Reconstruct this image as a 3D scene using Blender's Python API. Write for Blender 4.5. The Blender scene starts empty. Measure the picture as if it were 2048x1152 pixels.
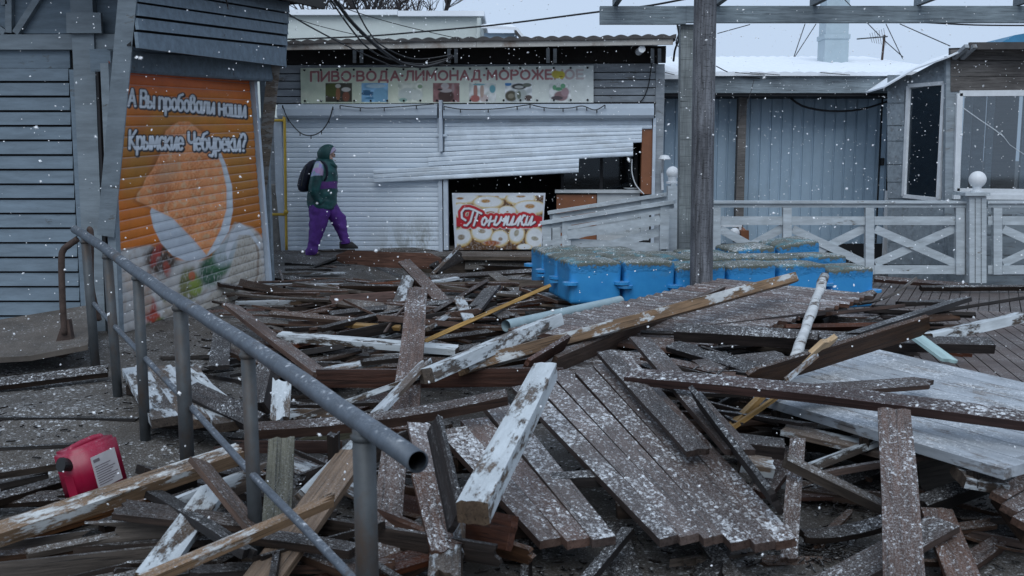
import bpy, bmesh, math, random
import numpy as np
from mathutils import Vector, Matrix, Quaternion, noise as mnoise
C = bpy.context.scene.collection
SC = bpy.context.scene
R = math.radians
# ---------------------------------------------------------------- camera, sky, sun, exposure
FPX, PITCH, EYE = 2000.0, math.atan((576 - 318) / 2000.0), 1.6
cam_d = bpy.data.cameras.new('camera'); cam = bpy.data.objects.new('camera', cam_d); C.objects.link(cam)
cam.location = (0, 0, EYE); cam.rotation_euler = (R(90) - PITCH, 0, 0)
cam_d.sensor_width = 36; cam_d.lens = 36 * FPX / 2048; cam_d.clip_end = 2000; cam_d.clip_start = 0.05
cam_d.dof.use_dof = True; cam_d.dof.focus_distance = 8.5; cam_d.dof.aperture_fstop = 6.0
SC.camera = cam
W = bpy.data.worlds.new("World"); SC.world = W; W.use_nodes = True
wn = W.node_tree.nodes; wl = W.node_tree.links
bg = wn['Background']
sky = wn.new('ShaderNodeTexSky'); sky.sky_type = 'NISHITA'; sky.sun_disc = False
SUN_EL, SUN_ROT = R(48), R(188)
sky.sun_elevation = SUN_EL; sky.sun_rotation = SUN_ROT
sky.air_density = 1.0; sky.dust_density = 2.0; sky.ozone_density = 1.0
hs = wn.new('ShaderNodeHueSaturation'); hs.inputs['Saturation'].default_value = 0.50
wl.new(sky.outputs[0], hs.inputs['Color'])
# overcast: a nearly even cloud layer laid over the clear sky
clmix = wn.new('ShaderNodeMix'); clmix.data_type = 'RGBA'; clmix.inputs['Factor'].default_value = 0.90
wl.new(hs.outputs[0], clmix.inputs['A']); clmix.inputs['B'].default_value = (5.6, 7.0, 9.1, 1)
wl.new(clmix.outputs['Result'], bg.inputs['Color']); bg.inputs['Strength'].default_value = 0.10
sun_d = bpy.data.lights.new('sun', 'SUN'); sun_d.energy = 1.45; sun_d.angle = R(45); sun_d.color = (.91, .965, 1)
sun = bpy.data.objects.new('sun', sun_d); C.objects.link(sun)
sun.rotation_euler = (R(90) - SUN_EL, 0, R(180) - SUN_ROT)
SC.view_settings.view_transform = 'Standard'; SC.view_settings.look = 'None'
SC.view_settings.exposure = 0.0; SC.view_settings.gamma = 1.0
rnd = random.Random(7)
# ---------------------------------------------------------------- helpers
FW = Vector((0, math.cos(PITCH), -math.sin(PITCH))); UPV = Vector((0, math.sin(PITCH), math.cos(PITCH)))
CAM = Vector((0, 0, EYE)); ZV = Vector((0, 0, 1))
def ray(px, py): return FW + Vector(((px - 1024) / FPX, 0, 0)) + UPV * ((576 - py) / FPX)
def at(px, py, Y):
    d = ray(px, py); return CAM + d * (Y / d.y)
def on(px, py, z):
    d = ray(px, py); return CAM + d * ((z - EYE) / d.z)
def proj(P):
    d = P - CAM; k = FPX / d.dot(FW); return 1024 + d.x * k, 576 - d.dot(UPV) * k
def tag(o, label=None, cat=None, group=None, kind=None):
    if label: o['label'] = label
    if cat: o['category'] = cat
    if group: o['group'] = group
    if kind: o['kind'] = kind
    return o
def thing(name, label, cat, loc, group=None):
    o = bpy.data.objects.new(name, None); C.objects.link(o); o.location = loc; o.empty_display_size = .1
    return tag(o, label, cat, group)
def place(o, root, mw=None):
    if mw is None: mw = Matrix.Identity(4)
    if root is None: o.matrix_world = mw
    else:
        p = Matrix.Translation(root_loc(root))
        o.parent = root; o.matrix_basis = p.inverted() @ mw
def root_loc(o):
    l = Vector(o.location)
    while o.parent: o = o.parent; l = l + o.location
    return l
def mesh_obj(name, V, F, mat, root=None, mw=None, smooth=False):
    me = bpy.data.meshes.new(name); me.from_pydata([tuple(v) for v in V], [], F); me.update()
    if mat: me.materials.append(mat)
    if smooth: me.polygons.foreach_set('use_smooth', [True] * len(me.polygons))
    o = bpy.data.objects.new(name, me); C.objects.link(o); place(o, root, mw); return o
class MB:
    def __init__(s): s.v = []; s.f = []
    def hexa(s, p):  # p[0..3] one face loop, p[4..7] opposite
        b = len(s.v); s.v += [Vector(q) for q in p]
        s.f += [[b+3,b+2,b+1,b],[b+4,b+5,b+6,b+7],[b,b+1,b+5,b+4],[b+1,b+2,b+6,b+5],[b+2,b+3,b+7,b+6],[b+3,b,b+4,b+7]]
        return s
    def box(s, x0, x1, y0, y1, z0, z1):
        return s.hexa([(x0,y0,z0),(x1,y0,z0),(x1,y1,z0),(x0,y1,z0),(x0,y0,z1),(x1,y0,z1),(x1,y1,z1),(x0,y1,z1)])
    def slab(s, pts, vec):   # polygon extruded along vec
        pts = [Vector(p) for p in pts]; vec = Vector(vec); n = len(pts); b = len(s.v)
        s.v += pts + [p + vec for p in pts]
        s.f += [list(range(b + n - 1, b - 1, -1)), list(range(b + n, b + 2 * n))]
        for i in range(n):
            j = (i + 1) % n; s.f.append([b + i, b + j, b + n + j, b + n + i])
        return s
    def bar(s, P, Q, w, t, up=ZV):   # rectangular bar; w across, t along up
        P = Vector(P); Q = Vector(Q); X = (Q - P).normalized(); up = Vector(up)
        Z = (up - X * up.dot(X)).normalized(); Y = Z.cross(X); a = Y * w / 2; c = Z * t / 2
        return s.hexa([P-a-c, P+a-c, P+a+c, P-a+c, Q-a-c, Q+a-c, Q+a+c, Q-a+c])
    def tube(s, pts, r, n=10, cap=True, r1=None):
        pts = [Vector(p) for p in pts]; m = len(pts); b = len(s.v); prev = None
        for i, p in enumerate(pts):
            d = (pts[min(i + 1, m - 1)] - pts[max(i - 1, 0)]).normalized()
            if prev is None:
                a = d.orthogonal().normalized()
            else:
                a = (prev - d * prev.dot(d)).normalized()
            prev = a; c = d.cross(a)
            rr = (r[i] if isinstance(r, (list, tuple)) else r)
            for k in range(n):
                t = 2 * math.pi * k / n; s.v.append(p + (a * math.cos(t) + c * math.sin(t)) * rr)
        for i in range(m - 1):
            for k in range(n):
                k2 = (k + 1) % n; s.f.append([b+i*n+k, b+i*n+k2, b+(i+1)*n+k2, b+(i+1)*n+k])
        if cap: s.f += [[b + k for k in range(n - 1, -1, -1)], [b + (m - 1) * n + k for k in range(n)]]
        return s
    def loft(s, rings, cap=True):
        n = len(rings[0]); b = len(s.v)
        for r in rings: s.v += [Vector(p) for p in r]
        for i in range(len(rings) - 1):
            for k in range(n):
                k2 = (k + 1) % n; s.f.append([b+i*n+k, b+i*n+k2, b+(i+1)*n+k2, b+(i+1)*n+k])
        if cap: s.f += [[b + k for k in range(n - 1, -1, -1)], [b + (len(rings) - 1) * n + k for k in range(n)]]
        return s
    def lathe(s, c, prof, n=20):   # prof: (r,z)
        c = Vector(c)
        return s.loft([[c + Vector((r * math.cos(2*math.pi*k/n), r * math.sin(2*math.pi*k/n), z)) for k in range(n)] for r, z in prof])
    def ball(s, c, r, n=20, m=12):
        return s.lathe(c, [(max(1e-4, r * math.sin(math.pi * i / m)), -r * math.cos(math.pi * i / m)) for i in range(m + 1)], n)
    def build(s, name, mat, root=None, smooth=False):
        if root is not None:
            return mesh_obj(name, s.v, s.f, mat, root, Matrix.Identity(4), smooth)
        return mesh_obj(name, s.v, s.f, mat, None, None, smooth)
def recentre(o):   # put a top-level mesh's origin at its base
    me = o.data; co = np.empty(len(me.vertices) * 3); me.vertices.foreach_get('co', co); co = co.reshape(-1, 3)
    c = np.array([(co[:, 0].min() + co[:, 0].max()) / 2, (co[:, 1].min() + co[:, 1].max()) / 2, co[:, 2].min()])
    me.vertices.foreach_set('co', (co - c).ravel()); me.update(); o.location = Vector(o.location) + Vector(c); return o
def smooth_curve(pts, k=6):
    pts = [Vector(p) for p in pts]; out = []
    for i in range(len(pts) - 1):
        p0 = pts[max(i - 1, 0)]; p1 = pts[i]; p2 = pts[i + 1]; p3 = pts[min(i + 2, len(pts) - 1)]
        for j in range(k):
            t = j / k
            out.append(.5 * ((2*p1) + (p2-p0)*t + (2*p0-5*p1+4*p2-p3)*t*t + (3*p1-p0-3*p2+p3)*t**3))
    return out + [pts[-1]]
# ---------------------------------------------------------------- materials
class NT:
    def __init__(s, name):
        s.m = bpy.data.materials.new(name); s.m.use_nodes = True; s.n = s.m.node_tree.nodes; s.l = s.m.node_tree.links
        s.p = s.n['Principled BSDF']
    def new(s, t, **k):
        x = s.n.new('ShaderNode' + t)
        for a, b in k.items(): setattr(x, a, b)
        return x
    def set(s, sock, v):
        if hasattr(v, 'is_output') or isinstance(v, bpy.types.NodeSocket): s.l.new(v, sock)
        else: sock.default_value = v
    def math(s, op, a, b=0.0, c=0.0, clamp=False):
        x = s.new('Math', operation=op, use_clamp=clamp); s.set(x.inputs[0], a); s.set(x.inputs[1], b); s.set(x.inputs[2], c); return x.outputs[0]
    def mix(s, f, a, b, blend='MIX'):
        x = s.new('Mix', data_type='RGBA', blend_type=blend); s.set(x.inputs['Factor'], f)
        s.set(x.inputs['A'], a if not isinstance(a, tuple) else (*a, 1)[:4]); s.set(x.inputs['B'], b if not isinstance(b, tuple) else (*b, 1)[:4]); return x.outputs['Result']
    def rng(s, v, a, b, c=0., d=1., smooth=False):
        x = s.new('MapRange'); x.clamp = True
        if smooth: x.interpolation_type = 'SMOOTHSTEP'
        s.set(x.inputs['Value'], v); s.set(x.inputs['From Min'], a); s.set(x.inputs['From Max'], b); s.set(x.inputs['To Min'], c); s.set(x.inputs['To Max'], d); return x.outputs['Result']
    def coords(s, decor=True):
        tc = s.new('TexCoord'); o = tc.outputs['Object']
        if not decor: return o
        oi = s.new('ObjectInfo'); s.rand = oi.outputs['Random']
        a = s.new('VectorMath', operation='ADD'); s.set(a.inputs[0], o)
        cx = s.new('CombineXYZ'); r = s.math('MULTIPLY', s.rand, 53.0)
        for i in range(3): s.set(cx.inputs[i], r)
        s.l.new(cx.outputs[0], a.inputs[1]); return a.outputs[0]
    def noise(s, vec, scale, detail=4, rough=.6, sc=None):
        if sc:
            m = s.new('Mapping'); s.set(m.inputs['Vector'], vec); m.inputs['Scale'].default_value = sc; vec = m.outputs[0]
        x = s.new('TexNoise'); s.set(x.inputs['Vector'], vec); x.inputs['Scale'].default_value = scale; x.inputs['Detail'].default_value = detail; x.inputs['Roughness'].default_value = rough
        return x.outputs['Fac']
    def specks(s, vec, scale, amount, sc=(1, 1, 1)):   # lying snow grains on faces that look up
        m = s.new('Mapping'); s.set(m.inputs['Vector'], vec); m.inputs['Scale'].default_value = sc
        w = s.new('TexNoise'); s.set(w.inputs['Vector'], vec); w.inputs['Scale'].default_value = scale * 1.3; w.inputs['Detail'].default_value = 2
        a = s.new('VectorMath', operation='MULTIPLY_ADD'); s.l.new(w.outputs['Color'], a.inputs[0]); a.inputs[1].default_value = (.03,) * 3; s.l.new(m.outputs[0], a.inputs[2])
        v = s.new('TexVoronoi'); s.l.new(a.outputs[0], v.inputs['Vector']); v.inputs['Scale'].default_value = scale
        patch = s.noise(vec, 2.3, 3, .6)
        thr = s.rng(patch, .32, .68, .10 * amount, .45 * amount)
        cellr = s.new('SeparateColor'); s.l.new(v.outputs['Color'], cellr.inputs[0])
        thr = s.math('MULTIPLY', thr, s.rng(cellr.outputs[0], 0, 1, .25, 1.15))
        d = s.math('SUBTRACT', thr, v.outputs['Distance'])
        k = s.math('MULTIPLY', s.rng(d, -.10, .22, 0, 1), s.rng(cellr.outputs[1], 0, 1, .35, .95))
        fine = s.noise(vec, 170, 3, .75, (.6, 1, 1)); dust = s.math('MULTIPLY', s.rng(fine, .46, .76, 0, .46), s.rng(patch, .28, .66, .18 * amount, min(1, .75 * amount)), clamp=True)
        k = s.math('MAXIMUM', k, dust)
        g = s.new('NewGeometry'); sp = s.new('SeparateXYZ'); s.l.new(g.outputs['Normal'], sp.inputs[0])
        return s.math('MULTIPLY', k, s.rng(sp.outputs[2], .45, .8, 0, 1))
    def bump(s, h, strength=.3, dist=.01):
        b = s.new('Bump'); b.inputs['Strength'].default_value = strength; b.inputs['Distance'].default_value = dist
        s.set(b.inputs['Height'], h); s.l.new(b.outputs[0], s.p.inputs['Normal'])
SNOW = (.78, .80, .82)
def wood(name, c1, c2, snow=.6, rough=.62, paint=None, peel=.45, sscale=78, grain=(1.0, 13, 13), var=.45, ends=False, spec=.28):
    t = NT(name); v = t.coords()
    g = t.noise(v, 3.2, 7, .68, grain)
    g2 = t.noise(v, 9, 4, .6, (.5, 9, 9))
    col = t.mix(t.rng(g, .3, .7), c1, c2)
    col = t.mix(t.rng(g2, .52, .72, 0, .55), col, tuple(x * .35 for x in c1))
    crk = t.noise(v, 4, 3, .6, (.35, 26, 26)); col = t.mix(t.rng(crk, .60, .66, 0, .75), col, tuple(x * .2 for x in c1))
    big = t.noise(v, 1.7, 3, .6)
    col = t.mix(1.0, col, t.mix(t.rng(big, .3, .7), (.62, .60, .60), (1.25, 1.22, 1.18)), 'MULTIPLY')
    hv = t.new('HueSaturation'); t.set(hv.inputs['Color'], col); t.set(hv.inputs['Value'], t.rng(t.rand, 0, 1, 1 - var, 1 + var))
    rr = t.math('FRACT', t.math('MULTIPLY', t.rand, 7.31)); t.set(hv.inputs['Saturation'], t.rng(rr, 0, 1, .65, 1.2)); col = hv.outputs[0]
    h = g
    g_end = t.new('NewGeometry'); vt = t.new('VectorTransform', vector_type='NORMAL', convert_from='WORLD', convert_to='OBJECT'); t.l.new(g_end.outputs['Normal'], vt.inputs[0]); sx = t.new('SeparateXYZ'); t.l.new(vt.outputs[0], sx.inputs[0]); cut = t.rng(t.math('ABSOLUTE', sx.outputs[0]), .75, .85, 1, 0) if ends else None
    if paint:
        pn = t.noise(v, 2.6, 8, .72, (1.1, 3.5, 3.5))
        pm = t.rng(pn, peel - .025, peel + .025)
        dirt = t.noise(v, 5, 5, .65, (.6, 3, 3))
        if ends: pm = t.math('MULTIPLY', pm, cut)
        pc = t.mix(t.rng(dirt, .35, .7), tuple(x * .66 for x in paint), paint)
        col = t.mix(pm, col, pc); h = t.math('ADD', t.math('MULTIPLY', g, .5), t.math('MULTIPLY', pm, .6))
    if snow > 0:
        sm = t.specks(v, sscale, snow, (.75, 1, 1)); col = t.mix(sm, col, SNOW); h = t.math('ADD', h, t.math('MULTIPLY', sm, .7))
        t.set(t.p.inputs['Roughness'], t.mix(sm, (rough,) * 3, (.9,) * 3))
    else: t.p.inputs['Roughness'].default_value = rough
    t.p.inputs['Specular IOR Level'].default_value = spec
    t.set(t.p.inputs['Base Color'], col); t.bump(h, .6, .007); return t.m
def plain(name, c, rough=.6, metal=0, var=.12, sc=6, grime=None, gsc=(1, 1, 1), gamt=(.5, .75), bump=.15, snow=0):
    t = NT(name); v = t.coords(); n = t.noise(v, sc, 5, .65)
    col = t.mix(t.rng(n, .3, .7), tuple(x * (1 - var) for x in c), tuple(min(1, x * (1 + var)) for x in c))
    if grime:
        g = t.noise(v, 2.2, 7, .7, gsc); col = t.mix(t.rng(g, *gamt), col, grime)
    if snow: col = t.mix(t.specks(v, 40, snow), col, SNOW)
    t.set(t.p.inputs['Base Color'], col); t.p.inputs['Roughness'].default_value = rough; t.p.inputs['Metallic'].default_value = metal
    if bump: t.bump(n, bump, .004)
    return t.m
M = {}
M['dark'] = wood('wet dark wood', (.008, .005, .0035), (.030, .018, .012), 1.3)
M['brown'] = wood('brown wood', (.028, .014, .008), (.098, .050, .027), 1.1)
M['red'] = wood('red brown wood', (.032, .011, .006), (.105, .038, .020), 1.1)
M['grey'] = wood('weathered wood', (.036, .028, .022), (.110, .088, .072), 1.3)
M['speck'] = wood('speckled brown wood', (.036, .019, .013), (.100, .057, .041), 1.4, sscale=76)
M['snowdark'] = wood('snow strewn dark wood', (.010, .008, .008), (.036, .028, .026), 1.4, sscale=74)
M['white'] = wood('flaking white paint', (.06, .042, .03), (.16, .115, .08), .9, .55, (.62, .66, .68), .465, sscale=50, ends=True)
M['white2'] = wood('worn white paint', (.06, .04, .03), (.15, .11, .08), .9, .55, (.58, .62, .65), .50, ends=True)
M['ochre'] = wood('ochre wood', (.10, .052, .020), (.25, .14, .058), .4)
M['pine'] = wood('raw pine', (.27, .17, .075), (.46, .31, .155), .35)
M['streak'] = wood('ochre wood with white paint', (.13, .08, .04), (.26, .155, .08), .75, .6, (.64, .65, .64), .54, ends=True)
M['mint'] = wood('pale green paint', (.2, .2, .17), (.3, .3, .26), .5, .5, (.42, .58, .57), .3)
M['moss'] = wood('greenish board', (.06, .058, .035), (.14, .13, .085), .5)
M['rustplank'] = wood('rust brown plank', (.085, .036, .022), (.21, .095, .058), .8)
M['snowy'] = wood('snow dusted white floor', (.17, .16, .155), (.30, .29, .285), 1.9, .8, (.40, .43, .465), .445, sscale=82, var=.08)
M['deck'] = wood('deck board', (.068, .038, .029), (.140, .090, .073), 1.7, .48, sscale=70, var=.2)
M['deckwet'] = wood('wet deck board', (.054, .033, .026), (.112, .077, .064), 2.0, .42, sscale=70, var=.14)
M['terrace'] = wood('terrace board', (.072, .052, .046), (.140, .108, .098), 1.0, .5, sscale=72, var=.2)
M['paint'] = wood('blue grey painted board', (.10, .10, .10), (.2, .2, .19), .25, .6, (.185, .24, .29), .34, var=.08)
M['paintd'] = wood('grey painted post', (.10, .10, .09), (.2, .19, .17), .2, .6, (.24, .285, .32), .34, var=.06)
M['fence'] = wood('pale painted fence', (.16, .15, .13), (.28, .26, .23), .5, .6, (.57, .62, .65), .35, var=.06)
M['siding'] = wood('grey siding', (.14, .135, .13), (.25, .25, .245), .15, .65, (.36, .39, .42), .38, var=.1)
M['strut'] = wood('beige strut', (.12, .1, .08), (.24, .2, .16), .1, .65, (.30, .29, .27), .5, var=.08)
M['pole'] = wood('weathered pole', (.035, .035, .040), (.21, .225, .26), 0, .75, None, grain=(14, 14, .8), var=.05)
M['pergola'] = wood('grey pergola wood', (.15, .185, .21), (.29, .345, .385), .25, .75, None, var=.06)
M['pergpost'] = wood('grey pergola post', (.13, .15, .155), (.26, .29, .30), 0, .75, None, grain=(13, 13, .9), var=.06)
M['brownboard'] = wood('brown weathered siding', (.085, .075, .07), (.19, .175, .165), .1, .75, None, var=.12)
M['palesiding'] = wood('pale siding', (.22, .235, .25), (.30, .33, .35), .1, .75, (.33, .375, .41), .40, var=.1)
M['shutter'] = plain('white shutter', (.66, .73, .80), .45, grime=(.40, .42, .43), gsc=(.6, 1, 2.5), gamt=(.52, .8))
M['shutterbox'] = plain('shutter box', (.50, .565, .635), .45, var=.05)
M['guide'] = plain('shutter guide', (.50, .56, .63), .45)
M['steel'] = plain('galvanised steel', (.095, .112, .135), .5, .35, var=.25, sc=18, grime=(.085, .062, .045), gsc=(2, 2, 2), gamt=(.56, .70), snow=1.1, bump=.4)
M['steelpost'] = plain('dull steel post', (.066, .072, .076), .6, .3, var=.2, sc=12, grime=(.075, .05, .035), gsc=(2, 2, 1), gamt=(.48, .66), bump=.4)
M['bore'] = plain('pipe bore', (.02, .02, .02), .9)
M['rust'] = plain('rusty iron', (.062, .040, .032), .8, .1, var=.4, sc=18)
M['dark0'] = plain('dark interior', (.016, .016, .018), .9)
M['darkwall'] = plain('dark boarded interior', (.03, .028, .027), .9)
M['blackcable'] = plain('black cable', (.012, .012, .014), .6, bump=0)
M['fascia'] = plain('eave strip', (.42, .40, .37), .6, grime=(.16, .10, .07), gsc=(1, 1, 1), gamt=(.5, .68))
M['tile'] = plain('roof sheet', (.060, .054, .052), .7, var=.3, snow=.5)
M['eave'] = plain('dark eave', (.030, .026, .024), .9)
M['render'] = plain('pale render', (.56, .60, .57), .8, var=.04, grime=(.47, .50, .48), gsc=(.4, 1, 1.6), gamt=(.5, .9))
M['snow'] = plain('snow', (.80, .83, .87), .9, var=.03)
M['rsheet'] = plain('white profiled sheet', (.31, .41, .50), .5, var=.05, grime=(.22, .28, .33), gsc=(1.2, 1.2, .5), gamt=(.55, .9))
M['duct'] = plain('galvanised duct', (.42, .50, .54), .42, .35, var=.08)
M['tan'] = plain('concrete', (.20, .19, .175), .9, var=.3, sc=9, grime=(.1, .095, .085), gamt=(.5, .7))
M['yellow'] = plain('yellow paint', (.58, .38, .05), .5)
M['jamb'] = plain('brown laminate', (.23, .085, .036), .5, var=.15)
M['cream'] = plain('pale panel', (.46, .48, .49), .6)
M['globe'] = plain('opal globe', (.76, .77, .78), .35, var=.02, bump=0)
M['whitepl'] = plain('white plastic', (.66, .68, .7), .4)
M['crackw'] = plain('glass crack', (.6, .64, .67), .5)
M['flake'] = plain('snowflake', (.93, .94, .95), .9, bump=0)
M['skin'] = plain('skin', (.58, .37, .29), .6, var=.06, bump=0)
M['purple'] = plain('purple trousers', (.105, .030, .23), .75, var=.35, sc=9)
M['navy'] = plain('navy backpack', (.010, .012, .028), .7, var=.5, sc=14)
M['scarf'] = plain('lilac headscarf', (.46, .40, .54), .8)
M['shoe'] = plain('dark shoe', (.025, .022, .02), .7)
M['green'] = plain('dark green jacket', (.014, .070, .068), .6, var=.35, sc=7)
M['bark'] = plain('dark bark', (.035, .030, .030), .9)
M['pipe'] = plain('blue grey plastic pipe', (.28, .37, .40), .45, snow=.6)
M['redpl'] = plain('red plastic', (.30, .005, .036), .34, var=.12, snow=.3)
M['blackpl'] = plain('black plastic', (.012, .012, .012), .5)
M['paper'] = plain('printed label paper', (.50, .47, .47), .7)
M['ink'] = plain('label ink', (.16, .13, .14), .7)
M['teal'] = plain('blue roof sheet', (.03, .16, .28), .5)
def pcol(name, rough=.55):
    t = NT(name); a = t.new('VertexColor', layer_name='Col'); n = t.noise(t.coords(), 7, 5, .6)
    t.set(t.p.inputs['Base Color'], t.mix(1.0, a.outputs[0], t.mix(t.rng(n, .3, .7), (.86,) * 3, (1.05,) * 3), 'MULTIPLY')); t.p.inputs['Roughness'].default_value = rough; return t.m
M['print'] = pcol('printed picture')
def glassmat(name, tint, gl=.25, ior=1.45):
    t = NT(name); tr = t.new('BsdfTransparent'); tr.inputs[0].default_value = (*tint, 1)
    g = t.new('BsdfGlossy'); g.inputs['Roughness'].default_value = .04; g.inputs['Color'].default_value = (.9, .93, .95, 1)
    fr = t.new('Fresnel'); fr.inputs['IOR'].default_value = ior; ff_ = t.math('ADD', fr.outputs[0], gl, clamp=True)
    mx = t.new('MixShader'); t.l.new(ff_, mx.inputs[0]); t.l.new(tr.outputs[0], mx.inputs[1]); t.l.new(g.outputs[0], mx.inputs[2])
    t.l.new(mx.outputs[0], t.n['Material Output'].inputs['Surface']); return t.m
M['glass'] = glassmat('window glass', (.62, .66, .68), .07)
M['glassd'] = glassmat('dusty dark glass', (.50, .56, .60), .01, 1.25)
def floatmat():
    t = NT('blue float plastic'); v = t.coords(); tc = t.new('TexCoord'); sp = t.new('SeparateXYZ'); t.l.new(tc.outputs['Object'], sp.inputs[0])
    n = t.noise(v, 5, 6, .65); n2 = t.noise(v, 20, 6, .75)
    blue = t.mix(t.rng(n, .3, .7), (.022, .215, .50), (.040, .285, .59))
    blue = t.mix(t.rng(t.noise(v, 3, 5, .7), .58, .75, 0, .5), blue, (.11, .12, .07))
    pale = t.mix(t.rng(n2, .35, .6), (.03, .15, .18), (.07, .21, .25))
    top = t.mix(t.rng(n, .36, .48), pale, t.mix(t.rng(n2, .3, .7), (.045, .052, .038), (.13, .14, .115)))
    zz = t.math('ADD', sp.outputs[2], t.math('MULTIPLY', t.math('SUBTRACT', n2, .5), .11))
    zz = t.math('ADD', zz, t.math('MULTIPLY', t.math('SUBTRACT', n, .5), .10))
    col = t.mix(t.rng(zz, .352, .372), blue, top)
    col = t.mix(t.specks(v, 66, 1.7), col, SNOW)
    t.set(t.p.inputs['Base Color'], col); t.set(t.p.inputs['Roughness'], t.rng(zz, .32, .36, .42, .9)); t.bump(t.math('MULTIPLY', n2, t.rng(zz, .3, .36)), .9, .02); return t.m
M['float'] = floatmat()
def sandmat():
    t = NT('wet sand'); v = t.coords(False); n = t.noise(v, 1.2, 7, .65); n2 = t.noise(v, 22, 6, .75)
    col = t.mix(t.rng(n, .3, .7), (.032, .025, .019), (.070, .057, .045)); col = t.mix(t.rng(n2, .55, .75), col, (.04, .034, .03))
    sm = t.specks(v, 54, 1.15, (.7, 1, 1)); col = t.mix(sm, col, SNOW)
    t.set(t.p.inputs['Base Color'], col); t.p.inputs['Roughness'].default_value = .8; t.bump(t.math('ADD', n2, t.math('MULTIPLY', sm, .3)), .6, .02); return t.m
M['sand'] = sandmat()
def smooth(a, b, x):
    t = max(0, min(1, (x - a) / (b - a))); return t * t * (3 - 2 * t)
# ---------------------------------------------------------------- boards
def board_mesh(L, w, t, seed, jag=(0, 0), bend=0., twist=0., taper=1.0, round_end=False, m=7, wob=1.):
    r = random.Random(seed); n = max(5, int(L / .16)); V = []; F = []
    ja = [[r.random() for _ in range(m)] for _ in range(2)]
    off = r.random() * 100
    for i in range(n + 1):
        s = i / n; x = (s - .5) * L
        ww = w * (1 + (taper - 1) * s) * (1 + .02 * wob * mnoise.noise(Vector((x * 3, off, 0))))
        zz = bend * (4 * (s - .5) ** 2 - .35); yy = .010 * wob * mnoise.noise(Vector((x * 1.1, off + 9, 0)))
        if round_end:
            e = min(s, 1 - s) * L; q = w * .5
            if e < q: ww *= max(.35, math.sqrt(max(0, 1 - (1 - e / q) ** 2)))
        tw = twist * (s - .5); ring = []
        for side in (1, -1):
            for k in range(m):
                f = k / (m - 1) - .5; f = f * side
                edge = abs(f) > .499
                y = f * ww; z = side * (t / 2 - (.06 * t * min(1, wob * 2) if edge else 0)) + .002 * min(1, wob * 2 + .1) * mnoise.noise(Vector((x * 5, y * 30, off + side)))
                if edge and wob > .3: y *= 1 - .05 * min(1, t / w)
                xx = x; kk = k if side == 1 else m - 1 - k
                if i == 0: xx -= jag[0] * (ja[0][kk] - .5) * 2
                if i == n: xx += jag[1] * (ja[1][kk] - .5) * 2
                ring.append((xx, yy + y * math.cos(tw) - z * math.sin(tw), zz + z * math.cos(tw) + y * math.sin(tw)))
        V += ring
    k2 = 2 * m
    for i in range(n):
        for k in range(k2):
            kn = (k + 1) % k2; F.append([i*k2+k, (i+1)*k2+k, (i+1)*k2+kn, i*k2+kn])
    for b, flip in ((0, False), (n * k2, True)):
        for k in range(m - 1):
            q = [b + k, b + k + 1, b + k2 - 2 - k, b + k2 - 1 - k]; F.append(q[::-1] if flip else q)
    return V, F
_seed = [0]
def frame(P, Q, roll=0, nrm=ZV):
    P = Vector(P); Q = Vector(Q); X = (Q - P).normalized()
    Z = (nrm - X * nrm.dot(X)).normalized(); Z = Quaternion(X, R(roll)) @ Z; Y = Z.cross(X)
    mw = Matrix.Identity(4)
    for i in range(3): mw[i][0] = X[i]; mw[i][1] = Y[i]; mw[i][2] = Z[i]; mw[i][3] = (P[i] + Q[i]) / 2
    return mw, (Q - P).length
def plank(P, Q, w, t, mat, roll=0, name='plank', root=None, nrm=ZV, **k):
    _seed[0] += 1; k.setdefault('jag', (.007, .007))
    mw, L = frame(P, Q, roll, nrm); V, F = board_mesh(L, w, t, _seed[0], **k)
    return mesh_obj(name, V, F, M[mat] if isinstance(mat, str) else mat, root, mw)
class Frame:   # a facade: u along it, v up, d out of it
    def __init__(s, A, B):
        A = Vector(A); B = Vector(B); s.O = A; d = B - A; d.z = 0; s.L = d.length; s.U = d.normalized(); s.N = s.U.cross(ZV)
    def P(s, u, v, d=0): return s.O + s.U * u + ZV * v + s.N * d
    def uv(s, px, py, d=0):
        r = ray(px, py); o = s.O + s.N * d; k = (o - CAM).dot(s.N) / r.dot(s.N); h = CAM + r * k - o
        return h.dot(s.U), h.z
    def px(s, px, py, d=0): return s.P(*s.uv(px, py, d), d)
    def ubox(s, mb, u0, u1, v0, v1, d0, d1):
        mb.hexa([s.P(u0,v0,d0), s.P(u1,v0,d0), s.P(u1,v0,d1), s.P(u0,v0,d1), s.P(u0,v1,d0), s.P(u1,v1,d0), s.P(u1,v1,d1), s.P(u0,v1,d1)]); return mb
    def pbox(s, mb, x0, y0, x1, y1, d0, d1):   # pixel rectangle measured on the front face
        ym = (y0 + y1) / 2; xm = (x0 + x1) / 2; u0 = s.uv(x0, ym, d1)[0]; u1 = s.uv(x1, ym, d1)[0]; v1 = s.uv(xm, y0, d1)[1]; v0 = s.uv(xm, y1, d1)[1]; return s.ubox(mb, u0, u1, v0, v1, d0, d1)
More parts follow.
